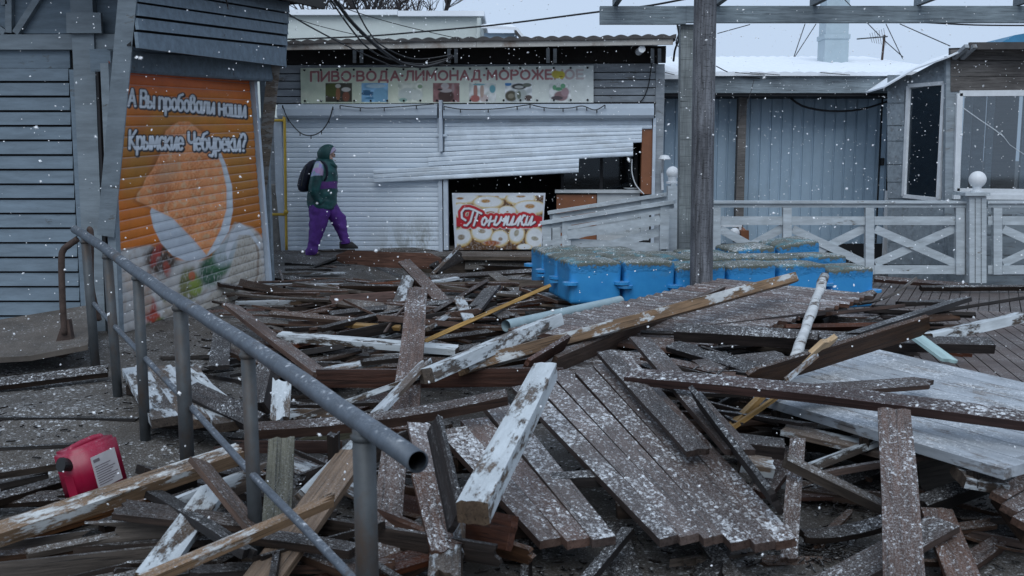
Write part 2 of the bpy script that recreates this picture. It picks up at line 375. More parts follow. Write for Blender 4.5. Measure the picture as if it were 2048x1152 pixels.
def slats(mb, TL, TR, BR, BL, n, N, amp=.014, nu=10, wob=0.0):
    TL, TR, BR, BL = map(Vector, (TL, TR, BR, BL)); N = Vector(N)
    prof = [(0, .0), (.06, .6), (.2, .93), (.5, 1), (.78, .9), (.9, .6), (.93, -.3), (1, -.3)]
    rows = []
    for i in range(n):
        for t, d in prof: rows.append(((i + t) / n, d * amp))
    b = len(mb.v)
    for t, d in rows:
        for k in range(nu + 1):
            s = k / nu; p = TL.lerp(TR, s).lerp(BL.lerp(BR, s), t)
            mb.v.append(p + N * (d + wob * mnoise.noise(Vector((s * 3, t * 4, 1)))))
    for j in range(len(rows) - 1):
        for k in range(nu):
            a = b + j * (nu + 1) + k; mb.f.append([a, a + nu + 1, a + nu + 2, a + 1])
    # a plain back, so the curtain has thickness
    b2 = len(mb.v); mb.v += [TL - N * .012, TR - N * .012, BR - N * .012, BL - N * .012]; mb.f.append([b2, b2 + 1, b2 + 2, b2 + 3])
    last = b + (len(rows) - 1) * (nu + 1)
    mb.f += [[b2, b, b + nu, b2 + 1], [b2 + 3, b2 + 2, last + nu, last]]
    return mb
# ---------------------------------------------------------------- ground
def gh(x, y):
    n = .05 * mnoise.noise(Vector((x * .5, y * .5, 3))) + .025 * mnoise.noise(Vector((x * 1.7, y * 1.7, 8)))
    h = -.02 + n
    left = 1 - smooth(-2.0, -1.2, x)
    st = .115 * smooth(5.0, 5.12, y) + .06 * smooth(5.45, 5.55, y) + .06 * smooth(6.2, 7.6, y)
    h += left * st
    h -= .18 * smooth(2.2, 3.0, x) * smooth(6.6, 7.4, y)
    return h
xs = sorted(set([-400, -200, -90, -45, -25, -16] + [round(-10 + i * .16, 3) for i in range(126)] + [16, 25, 45, 90, 200, 400]))
ys = sorted(set([-60, -25, -10, -3] + [round(0 + i * .11, 3) for i in range(160)] + [22, 30, 45, 90, 200, 500, 900]))
V = [(x, y, gh(x, y) if -11 < x < 11 and -1 < y < 19 else -.05) for y in ys for x in xs]
nx = len(xs); F = [[j*nx+i, j*nx+i+1, (j+1)*nx+i+1, (j+1)*nx+i] for j in range(len(ys)-1) for i in range(nx-1)]
tag(mesh_obj('ground', V, F, M['sand'], smooth=True), kind='structure')
# ---------------------------------------------------------------- printed pictures
def arc(cx, cy, rx, ry, a0, a1, n=10):
    return [(cx + rx * math.cos(R(a0 + (a1 - a0) * i / n)), cy + ry * math.sin(R(a0 + (a1 - a0) * i / n))) for i in range(n + 1)]
X_ = .68
G = {
 'А': (.7, [[(0,0),(.35,1),(.7,0)],[(.12,.33),(.58,.33)]]),
 'В': (.6, [[(0,0),(0,1),(.32,1)]+arc(.32,.77,.22,.23,90,-90)+[(0,.54)],[(.34,.54)]+arc(.34,.27,.25,.27,90,-90)+[(0,0)]]),
 'О': (.76, [arc(.38,.5,.38,.5,90,450,22)]), 'П': (.66, [[(0,0),(0,1),(.66,1),(.66,0)]]), 'И': (.66, [[(0,1),(0,0),(.66,1),(.66,0)]]),
 'Д': (.82, [[(.03,-.2),(.03,0),(.79,0),(.79,-.2)],[(.15,0),(.25,.6),(.28,1),(.67,1),(.67,0)]]), 'Л': (.66, [[(0,0),(.1,.08),(.18,.5),(.2,1),(.66,1),(.66,0)]]),
 'М': (.8, [[(0,0),(.06,1),(.4,.25),(.74,1),(.8,0)]]), 'Н': (.64, [[(0,0),(0,1)],[(.64,0),(.64,1)],[(0,.5),(.64,.5)]]),
 'Р': (.58, [[(0,0),(0,1),(.32,1)]+arc(.32,.74,.26,.26,90,-90)+[(0,.48)]]), 'Ж': (.9, [[(.45,0),(.45,1)],[(0,1),(.3,.55),(.6,.5),(.9,1)],[(0,0),(.3,.5),(.6,.5),(.9,0)]]),
 'Е': (.54, [[(.54,1),(0,1),(0,0),(.54,0)],[(0,.52),(.46,.52)]]), 'К': (.6, [[(0,0),(0,1)],[(.58,1),(.06,.5),(.6,0)]]), 'Ч': (.58, [[(.58,1),(.58,0)],[(0,1),(0,.68)]+arc(.25,.62,.25,.2,180,290)+[(.58,.5)]]),
 '·': (.06, [[(.0,.5),(.06,.5)]]), ' ': (.25, []), '?': (.45, [arc(.22,.76,.22,.24,170,-60)+[(.2,.3),(.2,.24)],[(.2,.02),(.21,.02)]]),
 'а': (.5, [arc(.24,.34,.24,.34,60,420,18),[(.5,X_),(.5,0)]]), 'б': (.5, [arc(.25,.32,.25,.32,90,450,18),[(.02,.35),(.03,.7),(.15,.92),(.48,1.02)]]),
 'в': (.48, [arc(.24,.3,.24,.3,90,450,18),[(.02,.3),(.04,.8)]+arc(.22,.82,.18,.18,180,0)+[(.36,.66),(.2,.58)]]),
 'е': (.48, [[(.02,.36),(.46,.36)]+arc(.24,.34,.24,.34,0,310,16)]), 'и': (.5, [[(0,X_),(0,.12),(.1,0),(.25,.1),(.5,X_),(.5,0)]]), 'к': (.46, [[(0,0),(0,X_)],[(.44,X_),(.05,.33),(.46,0)]]),
 'л': (.48, [[(0,0),(.1,.08),(.2,X_),(.48,X_),(.48,0)]]), 'м': (.62, [[(0,0),(.06,X_),(.31,.15),(.56,X_),(.62,0)]]), 'н': (.5, [[(0,0),(0,X_)],[(.5,0),(.5,X_)],[(0,.35),(.5,.35)]]),
 'о': (.48, [arc(.24,.34,.24,.34,90,450,18)]), 'п': (.5, [[(0,0),(0,X_)],[(0,.5),(.1,.64),(.25,X_),(.42,.62),(.5,.48),(.5,0)]]), 'р': (.5, [[(0,-.34),(0,X_)],arc(.25,.34,.25,.34,90,450,18)]),
 'с': (.44, [arc(.24,.34,.24,.34,50,310,14)]), 'у': (.5, [[(0,X_),(.05,.2),(.2,.06),(.5,.3)],[(.5,X_),(.46,-.1),(.3,-.34),(.06,-.28)]]), 'ч': (.46, [[(.46,X_),(.46,0)],[(0,X_),(.02,.42),(.16,.30),(.46,.36)]]),
 'ш': (.74, [[(0,X_),(0,0),(.74,0),(.74,X_)],[(.37,X_),(.37,0)]]), 'ы': (.62, [[(0,X_),(0,0),(.2,0)]+arc(.2,.18,.2,.18,-90,90)+[(0,.36)],[(.62,X_),(.62,0)]]),
}
def text_strokes(txt, gap=.16, shear=0.):
    x = 0; out = []
    for ch in txt:
        w, st = G[ch]
        for s in st: out.append([(x + a + shear * b, b) for a, b in s])
        x += w + gap
    return out, x - gap
def quad_map(q):   # q: px corners BL, BR, TR, TL for (0,0),(1,0),(1,1),(0,1)
    def f(a, b): return tuple((q[0][i]*(1-a)+q[1][i]*a)*(1-b) + (q[3][i]*(1-a)+q[2][i]*a)*b for i in (0, 1))
    return f
class Canvas:
    def __init__(s, pts):
        s.P = pts; pr = np.array([proj(p) for p in pts]); s.x = pr[:, 0]; s.y = pr[:, 1]; s.c = np.zeros((len(pts), 3))
    def noise(s, sx, sy, seed=0):
        return np.array([mnoise.noise(Vector((x * sx, y * sy, seed))) for x, y in zip(s.x, s.y)])
    def blend(s, col, a):
        a = np.clip(a, 0, 1)[:, None]; s.c = s.c * (1 - a) + np.array(col)[None, :] * a if not (isinstance(col, np.ndarray) and col.ndim == 2) else s.c * (1 - a) + col * a
    def polymask(s, poly, soft=1.):
        poly = np.array(poly, float); n = len(poly); inside = np.zeros(len(s.x), bool); d = np.full(len(s.x), 1e9)
        for i in range(n):
            a = poly[i]; b = poly[(i + 1) % n]
            c = (a[1] > s.y) != (b[1] > s.y)
            with np.errstate(divide='ignore', invalid='ignore'): xi = (b[0]-a[0])*(s.y-a[1])/(b[1]-a[1])+a[0]
            inside ^= c & (s.x < xi); d = np.minimum(d, s.seg(a, b))
        sd = np.where(inside, d, -d); return np.clip(sd / soft + .5, 0, 1)
    def seg(s, a, b):
        a = np.asarray(a, float); b = np.asarray(b, float); ab = b - a; L = max(1e-9, ab @ ab)
        t = np.clip(((s.x-a[0])*ab[0]+(s.y-a[1])*ab[1])/L, 0, 1); return np.hypot(s.x-a[0]-t*ab[0], s.y-a[1]-t*ab[1])
    def ell(s, cx, cy, rx, ry, rot=0, soft=.15):
        c, n = math.cos(R(rot)), math.sin(R(rot)); dx = s.x-cx; dy = s.y-cy; u = (dx*c+dy*n)/rx; v = (-dx*n+dy*c)/ry
        return np.clip((1-np.hypot(u, v))/soft+.5, 0, 1)
    def dist(s, strokes):
        d = np.full(len(s.x), 1e9)
        for st in strokes:
            st = np.array(st)
            for i in range(len(st) - 1): d = np.minimum(d, s.seg(st[i], st[i+1]))
        return d
    def text(s, txt, quad, r, col, outline=None, ro=0, gap=.16, shear=0, off=(0, 0)):
        st, w = text_strokes(txt, gap, shear); f = quad_map(quad)
        d = s.dist([[f(a / w, b) for a, b in k] for k in st])
        if outline is not None:
            st2 = [[(f(a / w, b)[0] + off[0], f(a / w, b)[1] + off[1]) for a, b in k] for k in st]
            s.blend(outline, np.clip((ro - np.minimum(d, s.dist(st2))) / 1.2 + .5, 0, 1))
        s.blend(col, np.clip((r - d) / 1.0 + .5, 0, 1))
def print_obj(name, pts, ns, nt, canvas, mat, root=None):
    F = [[j*(ns+1)+i, j*(ns+1)+i+1, (j+1)*(ns+1)+i+1, (j+1)*(ns+1)+i] for j in range(nt) for i in range(ns)]
    o = mesh_obj(name, pts, F, mat, root, Matrix.Identity(4) if root is not None else None)
    at_ = o.data.color_attributes.new('Col', 'FLOAT_COLOR', 'POINT')
    at_.data.foreach_set('color', np.hstack([np.clip(canvas.c, 0, 1), np.ones((len(canvas.c), 1))]).ravel().astype(np.float32)); return o
# ================================================================ drinks kiosk in the middle
KA, KB = at(540, 500, 15.15), at(1325, 500, 14.85)
K = Frame(KA, KB); 
kiosk = thing('kiosk', 'white shuttered drinks kiosk with a torn roller shutter and a dark overhanging roof', 'kiosk', (KA + KB) / 2)
def kp(name, mb, mat, **k): return mb.build(name, M[mat], kiosk, **k)
u0, _ = K.uv(540, 500); u1, _ = K.uv(1322, 500)
# siding behind the banner
mb = MB(); ys_ = [128, 146, 161, 177, 192, 206]
for a, b in zip(ys_[:-1], ys_[1:]): K.pbox(mb, 545, a + .9, 1312, b - 1.2, -.03, .03)
kp('siding', mb, 'siding')
mb = MB(); K.pbox(mb, 540, 128, 1316, 207, -.14, -.031); kp('backing_wall', mb, 'dark0')
mb = MB(); K.pbox(mb, 1309, 128, 1326, 500, -.1, .05); kp('corner_post', mb, 'siding')
# shutter boxes
for x0, x1 in ((553, 874), (886, 1308)):
    mb = MB(); a0, v1 = K.uv(x0, 208, .2); a1, v0 = K.uv(x1, 236, .2)
    sec = [(.03, v0), (.17, v0), (.205, v0 + .04), (.205, v1 - .07), (.14, v1), (.03, v1)]
    mb.slab([K.P(a0, v, d) for d, v in sec][::-1], K.U * (a1 - a0)); kp('shutter_box', mb, 'shutterbox')
mb = MB(); K.pbox(mb, 553, 205, 1312, 209, .02, .06); kp('ledge', mb, 'dark0')
# left shutter
mb = MB(); slats(mb, K.px(566, 236, .05), K.px(876, 236, .05), K.px(878, 502, .05), K.px(566, 502, .05), 27, K.N, .012, 24, .005)
sm = NT('stained white shutter'); v = sm.coords(); n = sm.noise(v, 3, 6, .7); tc = sm.new('TexCoord'); sp = sm.new('SeparateXYZ'); sm.l.new(tc.outputs['Object'], sp.inputs[0])
col = sm.mix(sm.rng(n, .3, .7), (.64, .715, .79), (.71, .78, .85))
st = sm.noise(v, 2.6, 7, .75, (1.6, 1, .8)); low = sm.math('MULTIPLY', sm.rng(sp.outputs[2], .85, .40), sm.rng(sp.outputs[0], -2.3, -1.3))
col = sm.mix(sm.math('MULTIPLY', sm.rng(st, .43, .55), sm.math('MULTIPLY', low, .8)), col, (.20, .20, .165))
fine = sm.noise(v, 16, 4, .7); col = sm.mix(sm.math('MULTIPLY', sm.rng(fine, .6, .75), sm.rng(sp.outputs[2], 1.0, .1, 0, .6)), col, (.3, .27, .24))
sm.set(sm.p.inputs['Base Color'], col); sm.p.inputs['Roughness'].default_value = .45; M['stain'] = sm.m
kp('roller_shutter', mb, 'stain')
for x0, x1, y0, y1, d in ((551, 566, 236, 503, .1), (876, 884, 236, 503, .11), (887, 896, 356, 500, .11), (878, 884, 200, 303, .24), (1304, 1310, 236, 500, .1)):
    mb = MB(); K.pbox(mb, x0, y0, x1, y1, .0, d); kp('shutter_guide', mb, 'guide')
# torn right shutter: four hanging sections
for q, n_, d in (([(889, 237), (1304, 232), (1304, 258), (889, 262)], 3, .05), ([(889, 261), (1284, 255), (1283, 285), (889, 304)], 4, .075), ([(856, 306), (1266, 285), (1266, 312), (857, 333)], 3, .12), ([(747, 340), (1158, 317), (1157, 345), (748, 366)], 3, .16)):
    mb = MB(); slats(mb, *[K.px(x, y, d) for x, y in q], n_, K.N, .012, 30, .008); kp('shutter_section', mb, 'shutter')
mb = MB(); K.pbox(mb, 872, 268, 893, 273, .08, .12); kp('bent_bracket', mb, 'shutter')
# dark interior behind the torn shutter
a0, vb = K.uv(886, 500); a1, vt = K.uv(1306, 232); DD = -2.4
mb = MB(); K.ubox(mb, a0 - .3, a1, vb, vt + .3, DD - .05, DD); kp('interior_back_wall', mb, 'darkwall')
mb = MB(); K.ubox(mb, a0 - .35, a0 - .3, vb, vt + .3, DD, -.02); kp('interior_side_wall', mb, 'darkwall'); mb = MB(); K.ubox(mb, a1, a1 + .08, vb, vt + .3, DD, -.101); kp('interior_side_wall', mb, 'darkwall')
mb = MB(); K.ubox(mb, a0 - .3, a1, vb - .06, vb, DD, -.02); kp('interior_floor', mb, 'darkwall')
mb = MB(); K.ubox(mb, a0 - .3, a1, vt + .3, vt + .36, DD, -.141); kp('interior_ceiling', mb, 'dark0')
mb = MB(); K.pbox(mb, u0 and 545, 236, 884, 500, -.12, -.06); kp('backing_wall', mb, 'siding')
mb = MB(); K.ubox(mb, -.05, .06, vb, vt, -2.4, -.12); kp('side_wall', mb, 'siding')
# inner window frame and panes, counter, wood panels
for x in (1125, 1203, 1272):
    mb = MB(); K.pbox(mb, x - 3, 300, x + 3, 382, -.34, -.28); kp('window_frame', mb, 'dark0')
for x0, x1 in ((1128, 1200), (1206, 1269)):
    mb = MB(); K.pbox(mb, x0, 300, x1, 380, -.32, -.31); kp('window_pane', mb, 'glassd')
mb = MB(); K.pbox(mb, 1110, 380, 1283, 386, -.4, -.05); kp('counter', mb, 'cream')
mb = MB(); K.pbox(mb, 1113, 389, 1193, 430, -.2, -.1); K.pbox(mb, 1113, 432, 1193, 496, -.2, -.105); kp('wood_panel', mb, 'jamb')
mb = MB(); K.pbox(mb, 1194, 386, 1279, 497, -.2, -.1); kp('counter_front', mb, 'cream')
mb = MB(); K.pbox(mb, 1283, 254, 1304, 388, -.2, .03); kp('jamb', mb, 'jamb')
mb = MB(); K.pbox(mb, 1283, 389, 1304, 499, -.2, -.05); kp('side_panel', mb, 'dark0')
mb = MB(); mb.lathe(K.px(1262, 381, -.2), [(.02, 0), (.11, .035), (.115, .04), (.09, .03), (.001, .012)]); kp('plate', mb, 'whitepl', smooth=True)
mb = MB(); mb.tube(smooth_curve([K.px(1264, 318, .0), K.px(1264, 345, .0), K.px(1272, 370, .02), K.px(1288, 388, .04)]), .008, 6); kp('hanging_wire', mb, 'whitepl')
# roof: rippled sheet, eave strip, dark soffit, rafters
ua, _ = K.uv(560, 85, .75); ub, _ = K.uv(1352, 85, .75)
va = K.uv(575, 91, .75)[1]; vz = K.uv(1350, 80, .75)[1]
def rv(u): return va + (vz - va) * (u - ua) / (ub - ua)
mb = MB(); NU = 360; prof = [(.78, -.03), (.78, .0), (0., .045), (-3.0, .2)]
for d, dv in prof:
    for i in range(NU + 1):
        u = ua - .8 + (ub - ua + .8) * i / NU; w = .028 * abs(math.sin(u * math.pi / .19)) if dv > -.02 else 0
        mb.v.append(K.P(u, rv(u) + .05 + dv + w + .012 * mnoise.noise(Vector((u * 2, d, 0))), d))
for j in range(3):
    for i in range(NU): a = j * (NU + 1) + i; mb.f.append([a, a + 1, a + NU + 2, a + NU + 1])
kp('roof', mb, 'tile')
mb = MB(); um = (ua + ub) / 2
for a, b in ((ua - .8, um), (um + .004, ub - .04)): mb.hexa([K.P(a, rv(a)-.06, .7), K.P(b, rv(b)-.06, .7), K.P(b, rv(b)-.06, .745), K.P(a, rv(a)-.06, .745), K.P(a, rv(a)+.03, .7), K.P(b, rv(b)+.03, .7), K.P(b, rv(b)+.03, .745), K.P(a, rv(a)+.03, .745)])
kp('eave_strip', mb, 'fascia')
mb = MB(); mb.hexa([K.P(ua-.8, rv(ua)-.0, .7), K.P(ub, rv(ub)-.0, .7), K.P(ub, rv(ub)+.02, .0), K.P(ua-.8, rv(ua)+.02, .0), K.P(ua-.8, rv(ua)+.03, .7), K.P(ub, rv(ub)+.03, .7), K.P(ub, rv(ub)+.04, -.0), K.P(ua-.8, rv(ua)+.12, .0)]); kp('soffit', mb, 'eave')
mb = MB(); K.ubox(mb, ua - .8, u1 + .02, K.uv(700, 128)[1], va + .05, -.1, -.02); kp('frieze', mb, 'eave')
for x in (716, 905, 1103, 1312):
    for dx in (-7, 7):
        mb = MB(); mb.hexa([K.px(x+dx-3.5, 122, .03), K.px(x+dx+3.5, 122, .03), K.px(x+dx+3.5, 126, .2), K.px(x+dx-3.5, 126, .2), K.px(x+dx-3.5, 100, .03), K.px(x+dx+3.5, 100, .03), K.px(x+dx+3.5, 97, .66), K.px(x+dx-3.5, 97, .66)]); kp('rafter', mb, 'siding')
mb = MB(); mb.tube([K.px(1277, 104, .5), K.px(1284, 98, .7)], .05, 10); kp('floodlight', mb, 'whitepl')
mb = MB(); K.ubox(mb, a1 + .09, a1 + .17, vb, vt + .7, -2.9, -.101); kp('side_wall', mb, 'siding')
# platform in front of the kiosk
mb = MB(); 
for i in range(5):
    y = .0 + i * .17
    K.ubox(mb, -3.2, K.L * .735, -.04 - .003 * i, 0.0, .02 + y, .02 + y + .155)
K.ubox(mb, -3.2, K.L * .735, -.25, -.06, .70, .74); K.ubox(mb, -3.2, K.L*.735, -.25, -.06, 0.1, .14)
tag(mb.build('kiosk_step', M['grey']), kind='structure')
# banner
bc = [K.px(x, y, .12) for x, y in ((602, 207), (1187, 205), (1187, 131), (601, 136))]
ns, nt = 760, 100
pts = []
for j in range(nt + 1):
    for i in range(ns + 1):
        s, t = i / ns, j / nt; p = bc[0].lerp(bc[1], s).lerp(bc[3].lerp(bc[2], s), t)
        pts.append(p + K.N * (.012 * mnoise.noise(Vector((s * 9, t * 2, 0)))))
cv = Canvas(pts); nz = cv.noise(.02, .05, 1)
cv.c[:] = np.array((.70, .74, .58))[None]; cv.blend((.74, .78, .76), np.clip((cv.x - 700) / 500, 0, 1)); cv.blend((.56, .66, .50), np.clip(.35 + nz * .8, 0, .55) * np.clip((1000 - cv.x) / 350, 0, 1))
fade = np.clip((1200 - cv.x) / 110, .35, 1) * .8
st, w = text_strokes('ПИВО·ВОДА·ЛИМОНАД·МОРОЖЕНОЕ', .26); f = quad_map([(622, 162), (1166, 157), (1166, 140), (622, 144)])
d = cv.dist([[f(a / w, b) for a, b in k] for k in st]); cv.blend((.80, .74, .70), np.clip((3.2 - d) / 1.5 + .5, 0, 1) * fade * .5); cv.blend((.36, .09, .10), np.clip((2.1 - d) / 1.1 + .5, 0, 1) * np.minimum(1, fade * 1.15))
sb = cv.noise(.09, .09, 5)
def pic(x0, x1, base, items, y0=166, y1=204):
    m = cv.polymask([(x0, y0), (x1, y0), (x1, y1), (x0, y1)], 1.); c0 = cv.c.copy(); cv.c[:] = np.array(base)[None]; cv.blend(tuple(min(1, b * 1.9 + .03) for b in base), np.clip(.4 + sb, 0, .8))
    for cx, cy, rx, ry, col in items: cv.blend(col, cv.ell(cx, cy, rx, ry, 0, .25))
    top = cv.c.copy(); cv.c = c0; cv.blend(top, m)
pic(651, 704, (.028, .025, .014), [(664, 180, 16, 14, (.10, .12, .03)), (676, 188, 4.5, 13, (.30, .13, .06)), (676, 172, 5.5, 4, (.6, .58, .52)), (692, 193, 7, 10, (.22, .08, .045)), (692, 179, 9, 4.5, (.62, .6, .56))])
pic(723, 776, (.16, .33, .50), [(737, 187, 15, 4, (.03, .12, .24)), (733, 182, 8, 2, (.04, .14, .26)), (742, 196, 12, 2, (.05, .2, .36)), (760, 190, 14, 16, (.20, .42, .60)), (752, 172, 20, 4, (.45, .62, .72))])
pic(796, 846, (.5, .56, .46), [(815, 188, 18, 12, (.60, .66, .62)), (840, 173, 5, 4, (.30, .42, .26)), (806, 200, 8, 4, (.30, .48, .42)), (833, 190, 12, 11, (.64, .69, .64))])
pic(866, 919, (.20, .09, .09), [(892, 192, 16, 13, (.07, .035, .03)), (892, 181, 13, 4, (.45, .4, .4)), (890, 172, 8, 6, (.5, .46, .46)), (906, 176, 3, 9, (.35, .25, .25)), (880, 179, 5, 2, (.05, .03, .03))])
pic(938, 992, (.52, .56, .52), [(951, 183, 4, 17, (.42, .2, .16)), (950, 197, 10, 7, (.42, .14, .12)), (968, 196, 9, 7, (.60, .5, .48)), (964, 182, 4, 14, (.5, .36, .3)), (985, 178, 6, 8, (.12, .34, .40)), (958, 169, 12, 2, (.2, .42, .46))])
pic(1010, 1064, (.50, .54, .55), [(1022, 192, 12, 11, (.09, .08, .05)), (1042, 190, 12, 13, (.44, .48, .46)), (1057, 196, 8, 6, (.10, .07, .06)), (1016, 168, 7, 4, (.04, .2, .45)), (1038, 173, 15, 6, (.03, .03, .03)), (1054, 170, 9, 4, (.13, .15, .12)), (1038, 174, 9, 3, (.42, .44, .42)), (1038, 190, 4, 8, (.15, .17, .13)), (1022, 192, 6, 5, (.25, .23, .17))])
pic(1098, 1142, (.57, .61, .58), [(1122, 192, 14, 10, (.27, .16, .17)), (1130, 184, 8, 9, (.38, .25, .27)), (1114, 196, 12, 4, (.08, .06, .07)), (1117, 178, 8, 3.5, (.10, .30, .16)), (1126, 172, 5, 5, (.14, .36, .2)), (1109, 175, 4, 5, (.14, .36, .2))])
cv.blend((.57, .46, .06), cv.ell(1113, 149, 10, 8, 10, .3)); cv.blend((.62, .52, .05), cv.ell(1122, 150, 8, 8, 0, .2)); cv.blend((.35, .22, .03), cv.ell(1122, 153, 4, 1.4, 0, .5))
banner = thing('banner', 'long pale printed banner with a row of faded red Cyrillic words above seven small pictures', 'banner', K.px(894, 206, .1))
print_obj('printed_sheet', pts, ns, nt, cv, M['print'], banner)
mb = MB(); back = [p - K.N * .03 for p in bc]; mb.slab(back, K.N * .012); mb.build('backing_board', M['whitepl'], banner)
for i in range(18):
    for t in (.07, .94):
        p = bc[0].lerp(bc[1], (i + .25) / 17.6).lerp(bc[3].lerp(bc[2], (i + .25) / 17.6), t)
        MB().ball(p + K.N * .012, .016, 8, 5).build('eyelet', M['dark0'], banner)
# doughnut poster
pc = [K.px(x, y, .02) for x, y in ((910, 500), (1083, 498), (1091, 386), (904, 386))]
ns, nt = 250, 160; pts = []
for j in range(nt + 1):
    for i in range(ns + 1):
        s, t = i / ns, j / nt; p = pc[0].lerp(pc[1], s).lerp(pc[3].lerp(pc[2], s), t); pts.append(p + K.N * (.015 * math.sin(s * 3.1) + .006 * mnoise.noise(Vector((s * 4, t * 3, 2)))))
cv = Canvas(pts); Z6 = lambda zx, zy: (880 + zx * 230 / 1893, 370 + zy * 140 / 1152)
cv.c[:] = np.array((.10, .045, .016))[None]; n1 = cv.noise(.25, .25, 2)
def donut(zx, zy, rx, ry, hx, hy, rot=0, hole=(.33, .17, .07), hdx=0, hdy=0):
    x, y = Z6(zx, zy); k = 230 / 1893
    cv.blend((.42, .23, .045), cv.ell(x, y, rx*k, ry*k, rot, .1)); cv.blend((.60, .50, .28), cv.ell(x, y-1.0, rx*k*.95, ry*k*.92, rot, .15))
    cv.blend((.66, .69, .72), cv.ell(x, y-1.6, rx*k*.84, ry*k*.76, rot, .2)); cv.blend(hole, cv.ell(x+hdx*k, y+hdy*k, hx*k, hy*k, rot, .4))
for a in ((330, 220, 330, 110, 60, 20, 0), (930, 190, 250, 60, 40, 12, 0), (1330, 225, 260, 120, 75, 22, 0, (.35, .2, .08), 0, -40), (790, 290, 260, 115, 75, 30, 0, (.38, .2, .06), -40, -25), (330, 420, 130, 130, 10, 10), (1480, 380, 290, 130, 80, 38, 0, (.4, .2, .06), 0, -30), (850, 480, 260, 120, 75, 28, 0, (.35, .15, .06), -20, -20),
          (1110, 440, 160, 100, 20, 14), (350, 860, 185, 165, 58, 45, -10, (.25, .2, .14)), (690, 790, 190, 160, 60, 35, 5, (.3, .25, .18), 0, -30), (985, 880, 155, 145, 35, 32, 0, (.28, .22, .17), 10, 10), (1260, 820, 135, 165, 38, 58, 20, (.33, .3, .22), 0, -30), (1560, 880, 160, 200, 60, 34, 10, (.28, .26, .2)), (820, 960, 130, 35, 5, 5, 0, (.3, .08, .03)), (1390, 1030, 130, 60, 8, 8)): donut(*a)
cv.blend((.30, .09, .03), cv.ell(*Z6(850, 955), 17, 5, 0, .5))
cv.blend((.62, .64, .66), np.clip(n1 * .9, 0, .18))
f = lambda zs: [Z6(*p) for p in zs]
tx = f([(420, 580), (360, 540), (355, 450), (400, 390), (480, 385), (560, 410), (680, 470)]); cap = [tx, f([(545, 440), (500, 600), (440, 665), (400, 660)]), f([(618, 462), (555, 665)])]
low = [f([(745, 535), (710, 550), (688, 600), (695, 650), (725, 660), (760, 610), (768, 560), (745, 535)]), f([(770, 600), (810, 580)]), f([(840, 520), (800, 665)]), f([(820, 600), (910, 585)]), f([(930, 520), (890, 650), (930, 660), (980, 610)]),
       f([(980, 610), (1010, 530), (1000, 570), (1040, 590), (1090, 520), (1050, 660)]), f([(1050, 655), (1130, 520), (1100, 650), (1150, 655), (1215, 520), (1180, 655), (1240, 640)]), f([(1240, 640), (1285, 560), (1325, 515), (1280, 662)]), f([(1400, 505), (1375, 500), (1345, 560), (1305, 590)]), f([(1315, 588), (1345, 600), (1350, 650), (1385, 655), (1420, 620)]), f([(1440, 520), (1405, 650), (1450, 655), (1520, 520), (1490, 655), (1560, 610)])]
d = cv.dist(cap + low); band = cv.polymask(f([(262, 540), (330, 530), (700, 480), (1560, 490), (1690, 530), (1690, 680), (1560, 700), (400, 690), (262, 680)]), 1.5)
red = np.maximum(band, np.clip((7.5 - d) / 1.2 + .5, 0, 1)); cv.blend((.62, .62, .60), np.clip((8.6 - d) / 1.2 + .5, 0, 1)); cv.blend((.46, .010, .020), red)
cv.blend((.10, .005, .02), np.clip((3.2 - cv.dist([[(x + 1, y + 1.2) for x, y in k] for k in cap + low])) / 1.2 + .5, 0, 1)); cv.blend((.70, .73, .77), np.clip((2.0 - d) / 1.0 + .5, 0, 1))
bord = 1 - cv.polymask(f([(258, 172), (1705, 172), (1660, 1080), (278, 1080)]), 1.2); cv.blend((.60, .64, .70), bord)
poster = thing('poster', 'doughnut poster with white script on a red band standing in the kiosk opening', 'poster', K.px(997, 499, .0))
print_obj('printed_sheet', pts, ns, nt, cv, M['print'], poster)
mb = MB(); mb.slab([p - K.N * .03 for p in pc], K.N * .008); mb.build('board', M['whitepl'], poster)
# yellow gas pipe
mb = MB(); mb.tube(smooth_curve([K.px(548, 241, .28), K.px(566, 241, .28), K.px(569, 244, .28), K.px(571, 370, .27), K.px(573, 500, .26)], 5), .021, 10)
mb.tube([K.px(530, 429, .3), K.px(573, 429, .27)], .021, 10); mb.ball(K.px(572, 424, .27), .038, 10, 6)
tag(recentre(mb.build('gas_pipe', M['yellow'], smooth=True)), 'thin yellow gas pipe running up beside the left white shutter', 'pipe')
# concrete stump at the left end
mb = MB(); mb.loft([[K.P(K.uv(548, 480, .1)[0] + .12 * math.cos(a) * q, v, -.0 + .12 * math.sin(a) * q) for a in [i * .5236 for i in range(12)]] for v, q in ((-.1, 1.3), (.3, 1.15), (.7, 1.0), (.98, .9), (1.0, .6))])
tag(recentre(mb.build('concrete_pillar', M['tan'])), 'rough concrete pillar between the orange shutter and the yellow pipe', 'pillar')
# light strings
def cable(pts, r, label, name='cable', cat='cable', mat='blackcable', group=None, bulbs=0, k=6):
    sc = smooth_curve(pts, k); mb = MB(); mb.tube(sc, r, 6)
    if bulbs:
        for i in range(0, len(sc), bulbs): mb.tube([sc[i], sc[i] + Vector((0, 0, -.05))], .008, 6)
    return tag(recentre(mb.build(name, M[mat])), label, cat, group)
cable([K.px(*p, .24) for p in ((565, 210), (576, 238), (600, 265), (622, 271), (643, 262), (658, 240), (666, 213))], .008, 'dark light string sagging deepest over the left white shutter', 'light_string', 'light string', bulbs=6)
cable([K.px(*p, .25) for p in ((680, 211), (730, 216), (790, 214), (868, 208))], .007, 'dark light string almost straight along the left shutter box', 'light_string', 'light string', bulbs=5)
cable([K.px(*p, .25) for p in ((888, 213), (930, 219), (1000, 217), (1060, 209))], .007, 'dark light string across the right shutter box below the banner', 'light_string', 'light string', bulbs=5)
